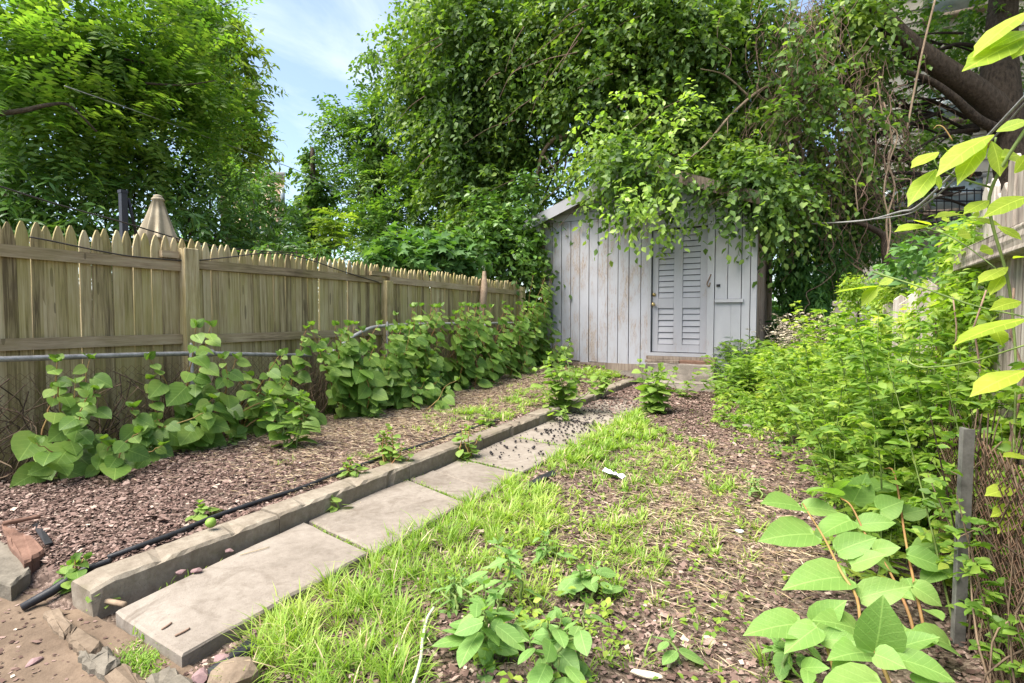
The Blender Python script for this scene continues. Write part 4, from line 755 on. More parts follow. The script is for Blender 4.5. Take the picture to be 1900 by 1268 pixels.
# ================================================================== KNOTWEED: every leaf a part
def big_leaf(kind, seed):
    r = random.Random(seed)
    prof = {'heart': [(0, .0), (-.05, .2), (.08, .36), (.27, .435), (.50, .40), (.72, .28), (.89, .11), (1, 0)],
            'lance': [(0, .0), (.06, .06), (.18, .14), (.36, .19), (.56, .17), (.75, .11), (.9, .05), (1, 0)],
            'creep': [(0, .0), (.08, .08), (.22, .18), (.42, .26), (.6, .27), (.72, .2), (.88, .09), (1, 0)],
            'near': [(0, .0), (-.03, .17), (.07, .33), (.26, .42), (.50, .40), (.72, .28), (.89, .11), (1, 0)],
            'oval': [(0, .0), (.05, .14), (.2, .27), (.42, .32), (.62, .29), (.8, .19), (.93, .08), (1, 0)]}[kind]
    cur, cup, tw = r.uniform(.06, .26)+(.12 if kind == 'near' else 0), r.uniform(.02, .16)+(.1 if kind == 'near' else 0), r.uniform(-.12, .12)*(2 if kind == 'near' else 1); V = []; uv = []; Fc = []
    rows = []
    for i, (x, w_) in enumerate(prof):
        row = []
        for c in (-1, -.5, 0, .5, 1):
            xx = x if abs(c) == 1 else (max(x, .0) if c == 0 else x*.7+max(x, 0)*.3); yy = c*w_
            if kind == 'creep' and abs(c) == 1 and 1 < i < 7: yy *= 1.0+(.09 if i % 2 else -.05); xx += .03*(i % 2)
            zz = -cur*xx*xx+cup*abs(c)*w_+tw*xx*yy*2+(.012*math.sin(xx*22) if abs(c) == .5 else 0)
            row.append(len(V)); V.append((xx, yy, zz)); uv.append((xx, yy+.5))
        rows.append(row)
    for i in range(len(prof)-1):
        for c in range(4): Fc.append((rows[i][c], rows[i+1][c], rows[i+1][c+1], rows[i][c+1]))
    return V, Fc, uv
def leaf_set(kind, mat, n, s0): return [mesh('leaf', *big_leaf(kind, s0+i)[:2], mat, uv=big_leaf(kind, s0+i)[2], smooth=True) for i in range(n)]
LK, LKP, LKN = leaf_set('heart', lm_knot, 7, 1), leaf_set('heart', lm_knotp, 4, 30), leaf_set('near', lm_knotn, 9, 60)
LW, LG, LP_ = leaf_set('oval', lm_weed, 5, 90), leaf_set('creep', lm_gold, 5, 120), leaf_set('lance', lm_weed, 4, 150)
def leafy(name, label, cat, base, stems, nleaf, size, leaves, face=(0, 0, 0), down=.15, smat=m_greenstem, seed=0, spread=.5, group=None, t0=.15, up=1., tip=True, young=None):
    """stems: list of (tip offset); leaves alternate along each stem, tipped towards 'face'"""
    r = np.random.default_rng(seed+500); base = np.array(base, float); root = thing(name, label, cat, base, group); face = np.array(face, float)
    for tp in stems:
        tp = np.array(tp, float); Ln = np.linalg.norm(tp); side = r.normal(0, .06, 3)*Ln; st_off = r.normal(0, spread*.06, 3)*np.array([1, 1, 0])
        P = curve([base+st_off+np.array([0, 0, -.04]), base+st_off+tp*.35+side, base+tp*.72+side*.6, base+tp], 5, .004, seed); part('stem', *tube(P, np.linspace(.0075, .0025, len(P)), 6), smat, root, smooth=True)
        n = max(2, int(nleaf*(.6+.4*Ln/max(np.linalg.norm(s) for s in stems)))); ph = r.uniform(0, 6.28)
        for i in range(n):
            t = t0+(1-t0)*(i+.5)/n; q = P[min(int(t*(len(P)-1)), len(P)-1)]; a = ph+i*2.4+r.normal(0, .4)
            X = np.array([math.cos(a), math.sin(a), -down+r.normal(0, .15)])
            if face.any():
                if X@face < -.25: X = X-2*(X@face)*face/(face@face)*.9
                X = X+face*.5
            X = unit(X); N = np.array([r.normal(0, .25), r.normal(0, .25), up])+X*.3+face*.9+r.normal(0, .12, 3)
            s = size*(1-.5*max(0, t-.55)/.45)*r.uniform(.5, 1.2)
            pick = young if young and (t > .86 or r.random() < .06) else leaves; leaf_obj(pick[int(r.integers(len(pick)))], root, q+X*s*.22+r.normal(0, .012, 3), X, N, s)
        if tip:
            for k in range(3): leaf_obj(leaves[k % len(leaves)], root, P[-1], np.array([math.cos(k*2.1+ph), math.sin(k*2.1+ph), .9]), np.array([r.normal(), r.normal(), .6]), size*.38*r.uniform(.7, 1.1))
    return root
KW = 'knotweed'; FX = (1, -.25, 0); rK = np.random.default_rng(77)
def bank(label, Y0, Y1, ztop, nst, nl, sz, seed, x=-4.42, leaves=LK, dz=.0, t0=.05):
    nst = int(nst*(1.45 if 8 <= seed <= 14 else 1)); r = np.random.default_rng(seed); yc = (Y0+Y1)/2; b = (x, yc, float(hbed(x, yc))); S = []
    for k in range(nst): S.append((r.uniform(-.05, .42), (Y0-yc)+(Y1-Y0)*(k+.5)/nst+r.normal(0, .13), ztop*(.94-r.uniform(0, .62)*(k % 3 > 0))))
    return leafy(KW, label, KW, b, S, max(5, int(nl*.9)), sz*(1.2 if 8 <= seed <= 14 else 1.3), leaves, FX, .55, m_redstem, seed, 3*(Y1-Y0), t0=t0, up=.55, young=LKP)
bank('broad leaved knotweed clump at the far left edge under the chain link rail', 1.50, 1.95, .82, 7, 12, .15, 1)
bank('low knotweed creeping at the left edge in front of the fence foot', 1.5, 2.1, .30, 6, 8, .135, 2, -4.2)
bank('knotweed between the left edge clump and the wide fence post, below the rail', 2.0, 2.45, .62, 6, 10, .14, 3)
bank('tall knotweed reaching up in front of the wide fence post', 2.42, 2.78, 1.06, 6, 15, .15, 4)
bank('sparse knotweed just right of the galvanised post by the wide fence post', 2.8, 3.4, .80, 7, 12, .135, 5)
bank('thin knotweed shoots climbing over the chain link rail right of the wide post', 3.3, 3.6, 1.02, 2, 14, .13, 6, t0=.45)
bank('low leafy knotweed at the fence foot behind the single knotweed plant', 3.0, 3.7, .36, 6, 9, .125, 7, -4.3)
bank('big dense knotweed bush left of the bent fence rail', 3.85, 4.55, 1.05, 13, 20, .15, 8, -4.36)
bank('dense knotweed under the bent fence rail', 4.5, 5.15, .98, 12, 18, .15, 9, -4.4)
bank('knotweed tops rising above the rail right of the bend', 5.1, 5.9, 1.28, 12, 18, .15, 10, -4.45)
bank('knotweed on the chain link halfway between the bend and the crooked log', 5.9, 6.7, 1.28, 12, 18, .155, 11, -4.45)
bank('knotweed around the foot of the crooked log post', 6.7, 7.6, 1.24, 12, 18, .16, 12, -4.45)
bank('knotweed at the end of the picket fence right of the log post', 7.6, 8.5, 1.25, 11, 18, .165, 13, -4.45)
bank('tall knotweed climbing into the corner between fence and shed', 8.5, 9.3, 1.75, 11, 22, .17, 14, -4.5)
bank('low knotweed patch at the left foot of the shed wall', 8.6, 9.4, .5, 8, 9, .16, 15, -4.15)
bank('low knotweed spilling onto the mulch under the bend of the rail', 4.6, 5.6, .34, 7, 8, .135, 16, -4.15)
dv = thing('dry_vines', 'dead brown vine stems matted on the chain link under the knotweed', 'vine', (-4.5, 6, .1)); L = []
for k in range(520):
    y = rK.uniform(1.2, 8.8); z0 = float(hbed(-4.45, y)); h_ = rK.uniform(.3, .9)*(.75 if y < 3.8 else 1); P = [(-4.5+rK.normal(0, .05), y+rK.normal(0, .05), z0-.02)]
    for q in (.35, .7, 1): P.append((-4.5+rK.normal(0, .06), y+rK.normal(0, .1)+.15*q, z0+h_*q))
    L.append(tube(curve(P, 3), rK.uniform(.002, .005), 4, False))
part('stem', *cat_geo(L), m_dryvine, dv, kind='stuff')
def up_stems(n, h, sp, seed): r = np.random.default_rng(seed); return [(r.normal(0, sp), r.normal(0, sp), h*r.uniform(.6, 1)) for _ in range(n)]
def spot(u, v, z=None):
    p = gz(u, v, .09 if z is None else z)
    for _ in range(4): p = gz(u, v, float(h_of(p[0], p[1])))
    return p
def clump(label, u, v, h, nst, nl, sz, leaves, seed, name=KW, cat=KW, sp=None, smat=m_greenstem, down=.1, z=None): 
    b = spot(u, v) if z is None else gz(u, v, z); return leafy(name, label, cat, b, up_stems(nst, h, sp if sp else h*.22, seed), nl, sz, leaves, (0, 0, 0), down, smat, seed)
clump('single bushy knotweed standing alone on the mulch in front of the bank', 535, 832, .46, 5, 13, .145, LK, 21)
clump('bushy pale knotweed growing beside the far part of the kerb', 1045, 752, .66, 10, 15, .17, LKP, 22, sp=.2)
clump('low pale plant on the kerb right of the bushy pale knotweed', 1118, 728, .34, 5, 11, .13, LKP, 23)
clump('bushy pale knotweed in the middle of the path end before the steps', 1215, 765, .66, 9, 15, .17, LKP, 24, sp=.17, z=-.02)
clump('small pale knotweed right of the path end below the low step', 1268, 738, .32, 4, 9, .13, LKP, 25)
clump('dark green knotweed leaning on the shed wall left of the door', 1182, 688, .62, 5, 12, .17, LK, 26)
clump('small seedling alone in the middle of the mulch bed', 693, 780, .17, 2, 8, .085, LK, 27, 'seedling', 'seedling')
clump('pale flat seedling in the mulch left of the single knotweed', 430, 828, .09, 2, 5, .09, LW, 28, 'seedling', 'seedling')
clump('pale seedling beside the green fruit on the kerb edge', 372, 962, .11, 3, 6, .085, LKP, 29, 'seedling', 'seedling')
clump('knotweed clump with reddish stems on the kerb by the mossy tuft', 715, 862, .27, 6, 10, .085, LKP, 31, smat=m_redstem)
clump('young yellow topped knotweed growing from the foot of the kerb', 745, 882, .24, 2, 9, .07, LKP, 32, smat=m_redstem, z=-.01)
clump('low pale sprout creeping onto the kerb near the crack', 650, 886, .13, 5, 6, .075, LKP, 33, 'sprout', 'sprout', smat=m_redstem)
clump('tiny three leaved sprout at the kerb foot below the crack', 618, 946, .1, 1, 5, .075, LKP, 34, 'sprout', 'sprout', z=-.01)
clump('sprout hanging over the kerb halfway along the path', 870, 850, .26, 4, 9, .085, LKP, 35, 'sprout', 'sprout', smat=m_redstem, z=-.01)
clump('little sprout on the kerb top just beyond the hanging sprout', 905, 792, .16, 3, 8, .09, LKP, 36, 'sprout', 'sprout')
clump('small leafy sprout at the kerb foot where the dark berries begin', 1042, 782, .2, 3, 7, .1, LKP, 37, 'sprout', 'sprout', z=-.01)
clump('young knotweed with broad pale leaves at the broken near end of the kerb', 128, 1098, .16, 4, 6, .085, LK, 38, smat=m_redstem, z=-.03)
clump('reddish brown weed between the kerb end and the first paver', 185, 1125, .08, 4, 7, .05, LKP, 39, 'weed', 'weed', smat=m_redstem, z=-.03)
clump('dark sprout in the mulch right of the far path', 1440, 850, .15, 2, 6, .09, LW, 40, 'sprout', 'sprout')
# pale weeds in the near lawn
PW = 'weed'
n = 5200; x, y = near_sample(n, -2.6, .6, .9, 8, 1.3); U, V_ = proj(np.stack([x, y, 0*x], -1)); wgt = G(U, V_, [(950, 1140, 130, 100, .8), (1080, 1180, 110, 90, .6), (1040, 1020, 110, 60, .5), (870, 1090, 60, 60, .5), (1300, 1150, 180, 120, .16), (1350, 960, 120, 60, .2), (1200, 860, 100, 40, .25), (1440, 790, 80, 40, .9), (1520, 850, 70, 30, .7), (1250, 1050, 80, 60, .3)])
k = (rng.random(n) < wgt) & (x > -1.72); x, y = x[k], y[k]; m_ = rng.integers(4, 9, len(x)); ti = np.repeat(np.arange(len(x)), m_); a = rng.uniform(0, 6.28, len(ti)); hz_ = rng.uniform(.0, .075, len(ti)); sz_ = rng.uniform(.016, .04, len(x))[ti]
P_ = np.stack([x[ti]+np.cos(a)*sz_*.4, y[ti]+np.sin(a)*sz_*.4, h_of(x[ti], y[ti])+hz_], -1); X_ = np.stack([np.cos(a), np.sin(a), rng.normal(.15, .25, len(ti))], -1); N_ = np.stack([rng.normal(0, .3, len(ti)), rng.normal(0, .3, len(ti)), np.ones(len(ti))], -1)
V, Fc, uv = scatter(OVATE, P_, X_, N_, sz_); o = part('low_weeds', V, Fc, lm_herb, None, uv=uv); setp(o, kind='stuff')
clump('tall pale weed with pointed leaves at bottom centre', 955, 1120, .34, 3, 10, .13, LP_, 41, PW, 'weed')
clump('broad leaved weed cluster lowest at bottom centre', 905, 1225, .24, 6, 8, .12, LW, 42, PW, 'weed')
clump('pale upright weed at the bottom edge right of the broad leaved cluster', 1035, 1262, .26, 5, 9, .11, LW, 43, PW, 'weed')
clump('small weed beside the brick fragment', 1085, 1110, .15, 4, 7, .1, LW, 44, PW, 'weed')
clump('pale four leaved seedling alone on bare mulch near the bottom edge', 1252, 1222, .09, 1, 5, .1, LW, 45, 'seedling', 'seedling')
clump('small weed low in the grass behind the tall pale weed', 1015, 1040, .15, 3, 8, .09, LP_, 46, PW, 'weed')
clump('feathery weed between the grass and the cut black stub', 850, 1130, .14, 6, 10, .06, LP_, 47, PW, 'weed')
clump('small weed in bare mulch right of centre', 1395, 925, .14, 3, 7, .08, LP_, 48, PW, 'weed')
clump('low weed patch under the lowest leaves of the large knotweed', 1470, 1240, .14, 4, 7, .085, LW, 49, PW, 'weed')
# large knotweed, lower right: leaves placed one by one
def crop6(x, y): return 1350+x/2.709, 800+y/2.709
kn = thing(KW, 'large knotweed with big pale leaves filling the lower right foreground', KW, gz(1600, 1250, -.02))
LL = [(435, 520, 185, 500, 100, 2.0), (550, 608, 728, 520, 120, 2.0), (622, 448, 445, 492, 80, 2.1), (655, 472, 835, 437, 95, 2.15), (630, 358, 700, 232, 140, 2.3), (375, 385, 550, 380, 100, 2.2), (370, 385, 190, 322, 45, 2.1), (760, 400, 875, 350, 120, 2.2), (600, 735, 325, 725, 140, 1.85), (620, 675, 778, 605, 110, 1.95), (665, 840, 905, 760, 130, 1.8), (372, 970, 135, 965, 100, 1.7), (450, 985, 300, 1082, 110, 1.65), (440, 985, 560, 855, 140, 1.75),
      (665, 1005, 488, 915, 150, 1.7), (740, 1112, 800, 870, 210, 1.55), (470, 1050, 662, 1045, 85, 1.65), (735, 1115, 550, 1085, 90, 1.6), (860, 1092, 1035, 1015, 90, 1.65), (1125, 1085, 985, 985, 120, 1.7), (850, 1148, 1142, 1190, 120, 1.5), (775, 1265, 500, 1250, 140, 1.45), (740, 1122, 885, 1170, 150, 1.5), (800, 195, 912, 185, 70, 2.6), (835, 270, 700, 280, 60, 2.4), (550, 322, 405, 265, 45, 2.2), (555, 292, 612, 218, 28, 2.3),
      (330, 1212, 338, 1145, 60, 1.6), (372, 1195, 478, 1165, 70, 1.6), (400, 1205, 415, 1255, 60, 1.55), (880, 420, 1010, 380, 90, 2.3), (960, 330, 1060, 280, 90, 2.4), (730, 600, 850, 570, 90, 2.05), (830, 690, 760, 640, 70, 2.0), (900, 620, 1110, 680, 110, 2.0), (930, 780, 1090, 860, 110, 1.9), (1010, 900, 1080, 930, 90, 1.8), (1080, 560, 940, 590, 90, 2.1), (1100, 660, 1000, 740, 100, 2.0), (900, 740, 960, 840, 90, 1.95), (840, 800, 930, 830, 70, 1.9), (1040, 640, 1110, 610, 80, 2.2), (900, 990, 830, 1080, 100, 1.75), (1010, 1010, 950, 1090, 90, 1.7), (940, 1210, 1050, 1260, 110, 1.5), (610, 1150, 540, 1210, 90, 1.6)]
for i, (x0, y0, x1_, y1_, w_, d) in enumerate(LL):
    a, b = at(*crop6(x0, y0), d), at(*crop6(x1_, y1_), d-.06); X = b-a; ln = float(np.linalg.norm(X)); r_ = np.random.default_rng(900+i)
    wn = w_/2.709*d/F; tilt = np.clip(wn/(ln*.8), .25, 1.1)              # how far the blade is turned to the viewer
    N = ZUP*1.0-FW*tilt*.9+r_.normal(0, .15, 3); o = leaf_obj(LKN[i % 9], kn, a, X, N, ln*1.02); o.scale = (ln, max(ln*.72, min(wn*1.25, ln*1.25)), ln)
for q in ([(1560, 1290, 1.6), (1530, 1190, 1.65), (1505, 1160, 1.7), (1490, 1150, 1.75)], [(1660, 1290, 1.5), (1625, 1210, 1.55), (1600, 1180, 1.6), (1590, 1110, 1.75), (1560, 1060, 1.85), (1530, 1000, 2.0), (1505, 960, 2.1), (1490, 935, 2.2)], [(1700, 1230, 1.7), (1690, 1150, 1.8), (1650, 1060, 1.95), (1610, 1000, 2.1), (1580, 940, 2.2), (1560, 925, 2.3)], [(1722, 1200, 1.8), (1700, 1100, 1.9), (1680, 1000, 2.1), (1660, 880, 2.3), (1640, 870, 2.5)]):
    part('stem', *tube(curve([at(*p) for p in q], 4), np.linspace(.006, .003, (len(q)-1)*4+1), 6), m_redstem, kn, smooth=True)
# sunlit creeper shoots close to the camera on the right
cs = thing('creeper', 'bright yellow green creeper shoots hanging in at the right edge', 'creeper', at(1900, 600, 1.7))
CL = [(1906, 22, 1808, 80, 32, 1.5), (1906, 68, 1790, 120, 28, 1.5), (1908, 58, 1845, 72, 20, 1.5), (1908, 80, 1880, 104, 20, 1.5), (1845, 250, 1738, 292, 36, 1.7), (1848, 245, 1908, 218, 48, 1.65), (1742, 282, 1691, 306, 28, 1.75), (1738, 314, 1684, 370, 30, 1.75), (1735, 316, 1746, 350, 24, 1.75), (1830, 262, 1774, 320, 42, 1.7), (1840, 262, 1866, 320, 46, 1.68), (1882, 322, 1910, 285, 34, 1.6), (1725, 420, 1664, 417, 15, 1.9), (1728, 418, 1695, 404, 14, 1.9), (1790, 400, 1742, 386, 18, 1.8), (1800, 405, 1862, 412, 22, 1.75), (1630, 532, 1546, 537, 22, 2.6), (1628, 530, 1600, 562, 30, 2.6), (1630, 528, 1660, 515, 24, 2.6), (1908, 366, 1838, 380, 22, 1.6), (1905, 592, 1772, 616, 26, 1.5), (1842, 600, 1862, 640, 52, 1.55), (1905, 688, 1802, 716, 26, 1.45), (1870, 495, 1815, 520, 26, 1.7), (1880, 480, 1908, 470, 30, 1.6), (1862, 510, 1840, 540, 28, 1.7), (1770, 300, 1755, 270, 18, 1.75), (1850, 420, 1900, 440, 34, 1.65), (1835, 372, 1790, 392, 26, 1.7), (1895, 560, 1850, 560, 24, 1.6), (1908, 850, 1870, 838, 26, 1.5), (1885, 905, 1830, 915, 28, 1.6), (1890, 940, 1845, 950, 26, 1.6), (1900, 960, 1850, 985, 22, 1.6)]
for i, (x0, y0, x1_, y1_, w_, d) in enumerate(CL):
    a, b = at(x0, y0, d), at(x1_, y1_, d-.05); X = b-a; ln = float(np.linalg.norm(X)); wn = w_*d/F; r_ = np.random.default_rng(300+i)
    N = ZUP-FW*np.clip(wn/(ln*.6), .2, 1.2)+r_.normal(0, .2, 3); o = leaf_obj(LG[i % 5], cs, a, X, N, ln); o.scale = (ln, max(ln*.62, min(wn*1.35, ln*1.2)), ln)
for u, v, rr, d in ((1790, 437, 14, 1.85), (1832, 466, 14, 1.8), (1878, 292, 20, 1.65), (1755, 408, 8, 1.85)):
    p = at(u, v, d); o = leaf_obj(LG[2], cs, p-RT*rr*d/F, RT+UP*.2, ZUP*.6-FW, rr*2*d/F); o.scale = (rr*2*d/F, rr*3.4*d/F, rr*2*d/F)
for q, r0, mm in (([(1915, 222, 1.6), (1862, 305, 1.65), (1836, 365, 1.7), (1842, 420, 1.7), (1868, 510, 1.7), (1880, 600, 1.7), (1885, 700, 1.7), (1880, 860, 1.7)], .0055, m_greenstem), ([(1838, 348, 1.7), (1780, 330, 1.75), (1742, 312, 1.75), (1730, 285, 1.77)], .0035, m_greenstem), ([(1838, 262, 1.7), (1818, 300, 1.72), (1800, 330, 1.73)], .003, m_redstem), ([(1848, 255, 1.68), (1838, 300, 1.7), (1830, 345, 1.7)], .003, m_greenstem),
    ([(1620, 505, 2.4), (1700, 530, 2.1), (1800, 565, 1.8), (1910, 590, 1.55)], .004, m_greenstem), ([(1680, 662, 2.0), (1692, 676, 1.95), (1722, 682, 1.9), (1800, 672, 1.75), (1910, 638, 1.55)], .004, m_greenstem), ([(1665, 418, 1.9), (1740, 430, 1.88), (1790, 455, 1.8), (1850, 500, 1.7)], .003, m_greenstem), ([(1768, 262, 1.75), (1752, 238, 1.76), (1740, 233, 1.77), (1732, 240, 1.78)], .002, m_redstem)):
    part('stem', *tube(curve([at(*p) for p in q], 4), np.linspace(r0, r0*.6, (len(q)-1)*4+1), 6), mm, cs, smooth=True)
# ================================================================== HERBS ON THE RIGHT
def herb(label, name, cat, spots_, mat, tpl, size, k, nst, hgt, sp, smat=m_greenstem, lean=.25, down=.1, nl=None, seed=0):
    """a clump of leafy stems around one foot; foliage is one part past the limit of single leaves"""
    r = np.random.default_rng(seed+60); root = None; SV = []; C, D, Ls = [], [], []
    b0 = np.mean([s for s in spots_], 0); root = thing(name, label, cat, (b0[0], b0[1], float(h_of(b0[0], b0[1]))))
    for s in spots_:
        for i in range(nst):
            f = np.array([s[0]+r.normal(0, sp), s[1]+r.normal(0, sp), 0]); f[2] = float(h_of(f[0], f[1]))-.03; h_ = hgt*r.uniform(.55, 1.1)*(s[2] if len(s) > 2 else 1); tp = f+np.array([r.normal(0, lean), r.normal(0, lean), 1])*h_
            SV.append(tube(curve([f, (f+tp)/2+r.normal(0, .03, 3), tp], 3), np.linspace(.005, .0015, 7), 4, False)); m_ = nl or int(h_/.045)
            t = (np.arange(m_)+.5)/m_*.85+.15; C.append(f+(tp-f)*t[:, None]); a = np.arange(m_)*2.4+r.uniform(0, 6); D.append(np.stack([np.cos(a), np.sin(a), .25+0*a], -1)); Ls.append(size*1.6*(1-.45*t))
    C, D, Ls = map(np.concatenate, (C, D, Ls)); V, Fc, uv = scatter(tpl, *sprays(C, D, Ls, k, size, side=.8, fwd=.6, down=down, jit=.2, droop=.3, rg=r))
    part('foliage', V, Fc, mat, root, uv=uv, kind='stuff'); part('stem', *cat_geo(SV), smat, root, kind='stuff'); return root
def gs(u, v, s=1.): p = spot(u, v); return np.array([p[0], p[1], s])
herb('dark ferny bush at the right corner of the shed', 'fern_bush', 'bush', [gs(1395, 722), gs(1440, 728)], lm_herbd, LANCE, .11, 6, 26, .85, .22, seed=1)
herb('bright drooping green bush between the shed corner and the dead stalks', 'fern_bush', 'bush', [gs(1430, 740), gs(1475, 742), gs(1380, 740, .8)], lm_herb, LANCE, .13, 5, 24, .8, .2, lean=.4, seed=2)
herb('low bright ground cover at the foot of the ferny bush', 'herb_patch', 'herbs', [gs(1370, 745, .5), gs(1420, 765, .6), gs(1465, 785, .6), gs(1500, 770, .7), gs(1400, 790, .4)], lm_herb, OVATE, .055, 6, 34, .42, .2, seed=3)
herb('grey dead stalks leaning over right of the bright bush', 'dead_stalks', 'weeds', [gs(1515, 740), gs(1545, 735), gs(1490, 725)], m_dryweed, NARROW, .06, 4, 34, 1.15, .12, m_dryweed, .35, seed=4)
herb('yellow tipped shrub below the mossy pillar', 'yellow_shrub', 'shrub', [gs(1600, 745), gs(1640, 755), gs(1570, 745)], lm_herby, OVATE, .06, 7, 22, 1.25, .16, lean=.25, seed=5)
herb('tall feathery herbs in the middle of the right bank', 'tall_herbs', 'herbs', [gs(1580, 790, .7), gs(1620, 800, .9), gs(1665, 805), gs(1700, 800, 1.1)], lm_herb, NARROW, .06, 12, 22, .8, .16, seed=6)
herb('dense deep green herbs along the foot of the right bank', 'herb_patch', 'herbs', [gs(1540, 800, .6), gs(1590, 830, .6), gs(1640, 850, .7), gs(1680, 865, .7), gs(1490, 775, .5)], lm_herbd, OVATE, .05, 6, 22, .48, .12, seed=7)
herb('light green trailing herbs at the edge of the bare mulch', 'herb_patch', 'herbs', [gs(1510, 805, .4), gs(1560, 832, .4), gs(1610, 850, .45), gs(1690, 890, .5), gs(1650, 870, .45)], lm_herb, OVATE, .042, 6, 30, .34, .11, seed=8)
herb('pale feathery stems in front of the old stockade fence', 'tall_herbs', 'herbs', [np.array([.38, 3.3, 1.]), np.array([.5, 3.0, 1.]), np.array([.3, 3.8, 1.])], lm_herb, NARROW, .055, 12, 16, 1.1, .13, seed=9)
herb('leafy green stems around the top of the leaning steel post', 'tall_herbs', 'herbs', [np.array([.47, 2.95, 1.]), np.array([.62, 2.5, 1.]), np.array([.36, 3.1, .9])], lm_herb, OVATE, .045, 7, 7, .95, .08, seed=10)
herb('small leaved tangle on the chain link right of the steel post', 'climber', 'creeper', [np.array([.56, 2.0, 1.]), np.array([.55, 1.8, .8]), np.array([.56, 2.25, 1.])], lm_herbd, OVATE, .032, 6, 5, .75, .05, m_dryvine, seed=11)
herb('green understorey behind the big pale knotweed leaves', 'herb_patch', 'herbs', [np.array([.28, 2.7, .7]), np.array([.25, 3.0, .6])], lm_herb, LANCE, .07, 6, 5, .5, .05, seed=12)
herb('bright herbs between the tall feathery herbs and the stockade fence', 'tall_herbs', 'herbs', [np.array([.45, 4.2, 1.]), np.array([.35, 4.8, 1.]), np.array([.5, 5.5, 1.]), np.array([.2, 5.6, .9])], lm_herb, NARROW, .065, 12, 22, .95, .16, seed=13)
herb('ragged pale herbs far back against the broken pickets', 'tall_herbs', 'herbs', [np.array([.4, 6.3, 1.]), np.array([.1, 6.8, .9]), np.array([.5, 7.2, 1.]), np.array([-.1, 7.6, .8])], lm_herby, NARROW, .085, 10, 22, .95, .2, seed=14)
cb = thing('climber', 'five leaved creeper piled on the broken pickets under the bright shoots', 'creeper', at(1720, 560, 4.6))
C, D = fill(lumps([B(*q) for q in [(1700, 470, 4.8, 30), (1740, 450, 4.5, 32), (1670, 505, 5.2, 30), (1760, 490, 4.3, 30), (1790, 420, 4.2, 20), (1640, 530, 5.5, 22)]], 8), 620, down=.3)
V, Fc, uv = scatter(OVATE, *sprays(C, D, .14, 5, .085, down=.35, side=.9, fwd=.5)); part('foliage', V, Fc, lm_fig, cb, uv=uv, kind='stuff')
part('stem', *tube(curve([at(1722, 700, 4.6), at(1735, 560, 4.6), at(1745, 450, 4.5)], 5), .012, 6), m_vinetwig, cb, smooth=True)
bv = thing('dry_vines', 'brown dead stems tangled on the chain link beside the leaning steel post', 'vine', (.52, 2.2, 0)); L = []
for k in range(170):
    y = rK.uniform(1.6, 3.0); P = [(.53+rK.normal(0, .04), y, -.05)]
    for q in (.35, .7, 1): P.append((.55+rK.normal(0, .04), y+rK.normal(0, .07), q*rK.uniform(.4, .85)))
    L.append(tube(curve(P, 4), rK.uniform(.0012, .003), 4, False))
part('stem', *cat_geo(L), m_dryvine, bv, kind='stuff')
cw = thing('climber', 'bright yellow green tangle of creeper climbing over the stockade fence', 'creeper', (.66, 2.8, 0))
C, D = fill(lumps([B(*q) for q in [(1800, 570, 2.75, 62), (1862, 610, 2.4, 66), (1765, 650, 3.0, 62), (1850, 720, 2.4, 70), (1885, 500, 2.45, 36), (1720, 610, 3.8, 52), (1660, 560, 5.2, 36), (1800, 740, 2.7, 50), (1885, 400, 2.5, 22), (1820, 480, 2.8, 22), (1590, 545, 6.5, 30), (1640, 620, 4.8, 40), (1840, 540, 2.5, 50), (1850, 850, 2.1, 34), (1885, 770, 2.1, 46), (1845, 940, 2.0, 24), (1890, 1010, 1.95, 26), (1835, 430, 2.7, 40), (1795, 500, 3.0, 40), (1850, 475, 2.55, 44), (1800, 445, 2.9, 34), (1830, 820, 2.15, 34), (1880, 560, 2.3, 40), (1750, 760, 2.9, 44), (1720, 700, 3.6, 50)]], 9), 3000, down=.2)
k = rng.random(len(C)) < .55; V, Fc, uv = scatter(OVATE, *sprays(C[k], D[k], .09, 6, .046, down=.25, side=.9, fwd=.5)); part('foliage', V, Fc, lm_herby, cw, uv=uv, kind='stuff')
V, Fc, uv = scatter(LANCE, *sprays(C[~k], D[~k], .12, 6, .05, down=.2, side=.8, fwd=.6)); part('foliage', V, Fc, lm_herb, cw, uv=uv, kind='stuff')
part('stem', *cat_geo([tube(curve([(.6, y, -.05), (.62, y+.1, .6), (.6, y+.05, 1.25)], 5, .01, int(y*9)), np.linspace(.008, .003, 11), 6) for y in (2.3, 2.7, 3.1, 3.5, 4.2)]), m_vinetwig, cw, kind='stuff')
# ================================================================== SMALL THINGS
ps = thing('folded_parasol', 'folded beige garden parasol beyond the fence beside the black post', 'parasol', onX(294, 634, -6.1)*np.array([1, 1, 0]))
pc = onX(293, 366, -6.1); pbv = onX(294, 470, -6.1); V = []; Fc = []; m_ = 72; hgt = pc[2]-pbv[2]; r_ = np.random.default_rng(2)
for i, (t, rad) in enumerate(((0, .05), (.03, .075), (.06, .078), (.07, .066), (.25, .098), (.5, .145), (.72, .19), (.86, .2), (1.0, .14))):
    for j in range(m_):
        a = 2*math.pi*j/m_; f = 1+(.55*(1-2*abs((a*8/6.283+.25*t) % 1-.5)**.7)+.16*math.sin(a*3+2)-.1)*min(1, t*1.5); z = pc[2]-hgt*t-(.1*math.sin(a*4+1) if t > .8 else (.05*math.sin(a*8) if t > .6 else 0)); V.append((pc[0]+.78*rad*f*math.cos(a), pc[1]+.78*rad*f*math.sin(a), z))
for i in range(8):
    for j in range(m_): k = (j+1) % m_; Fc.append((i*m_+j, i*m_+k, (i+1)*m_+k, (i+1)*m_+j))
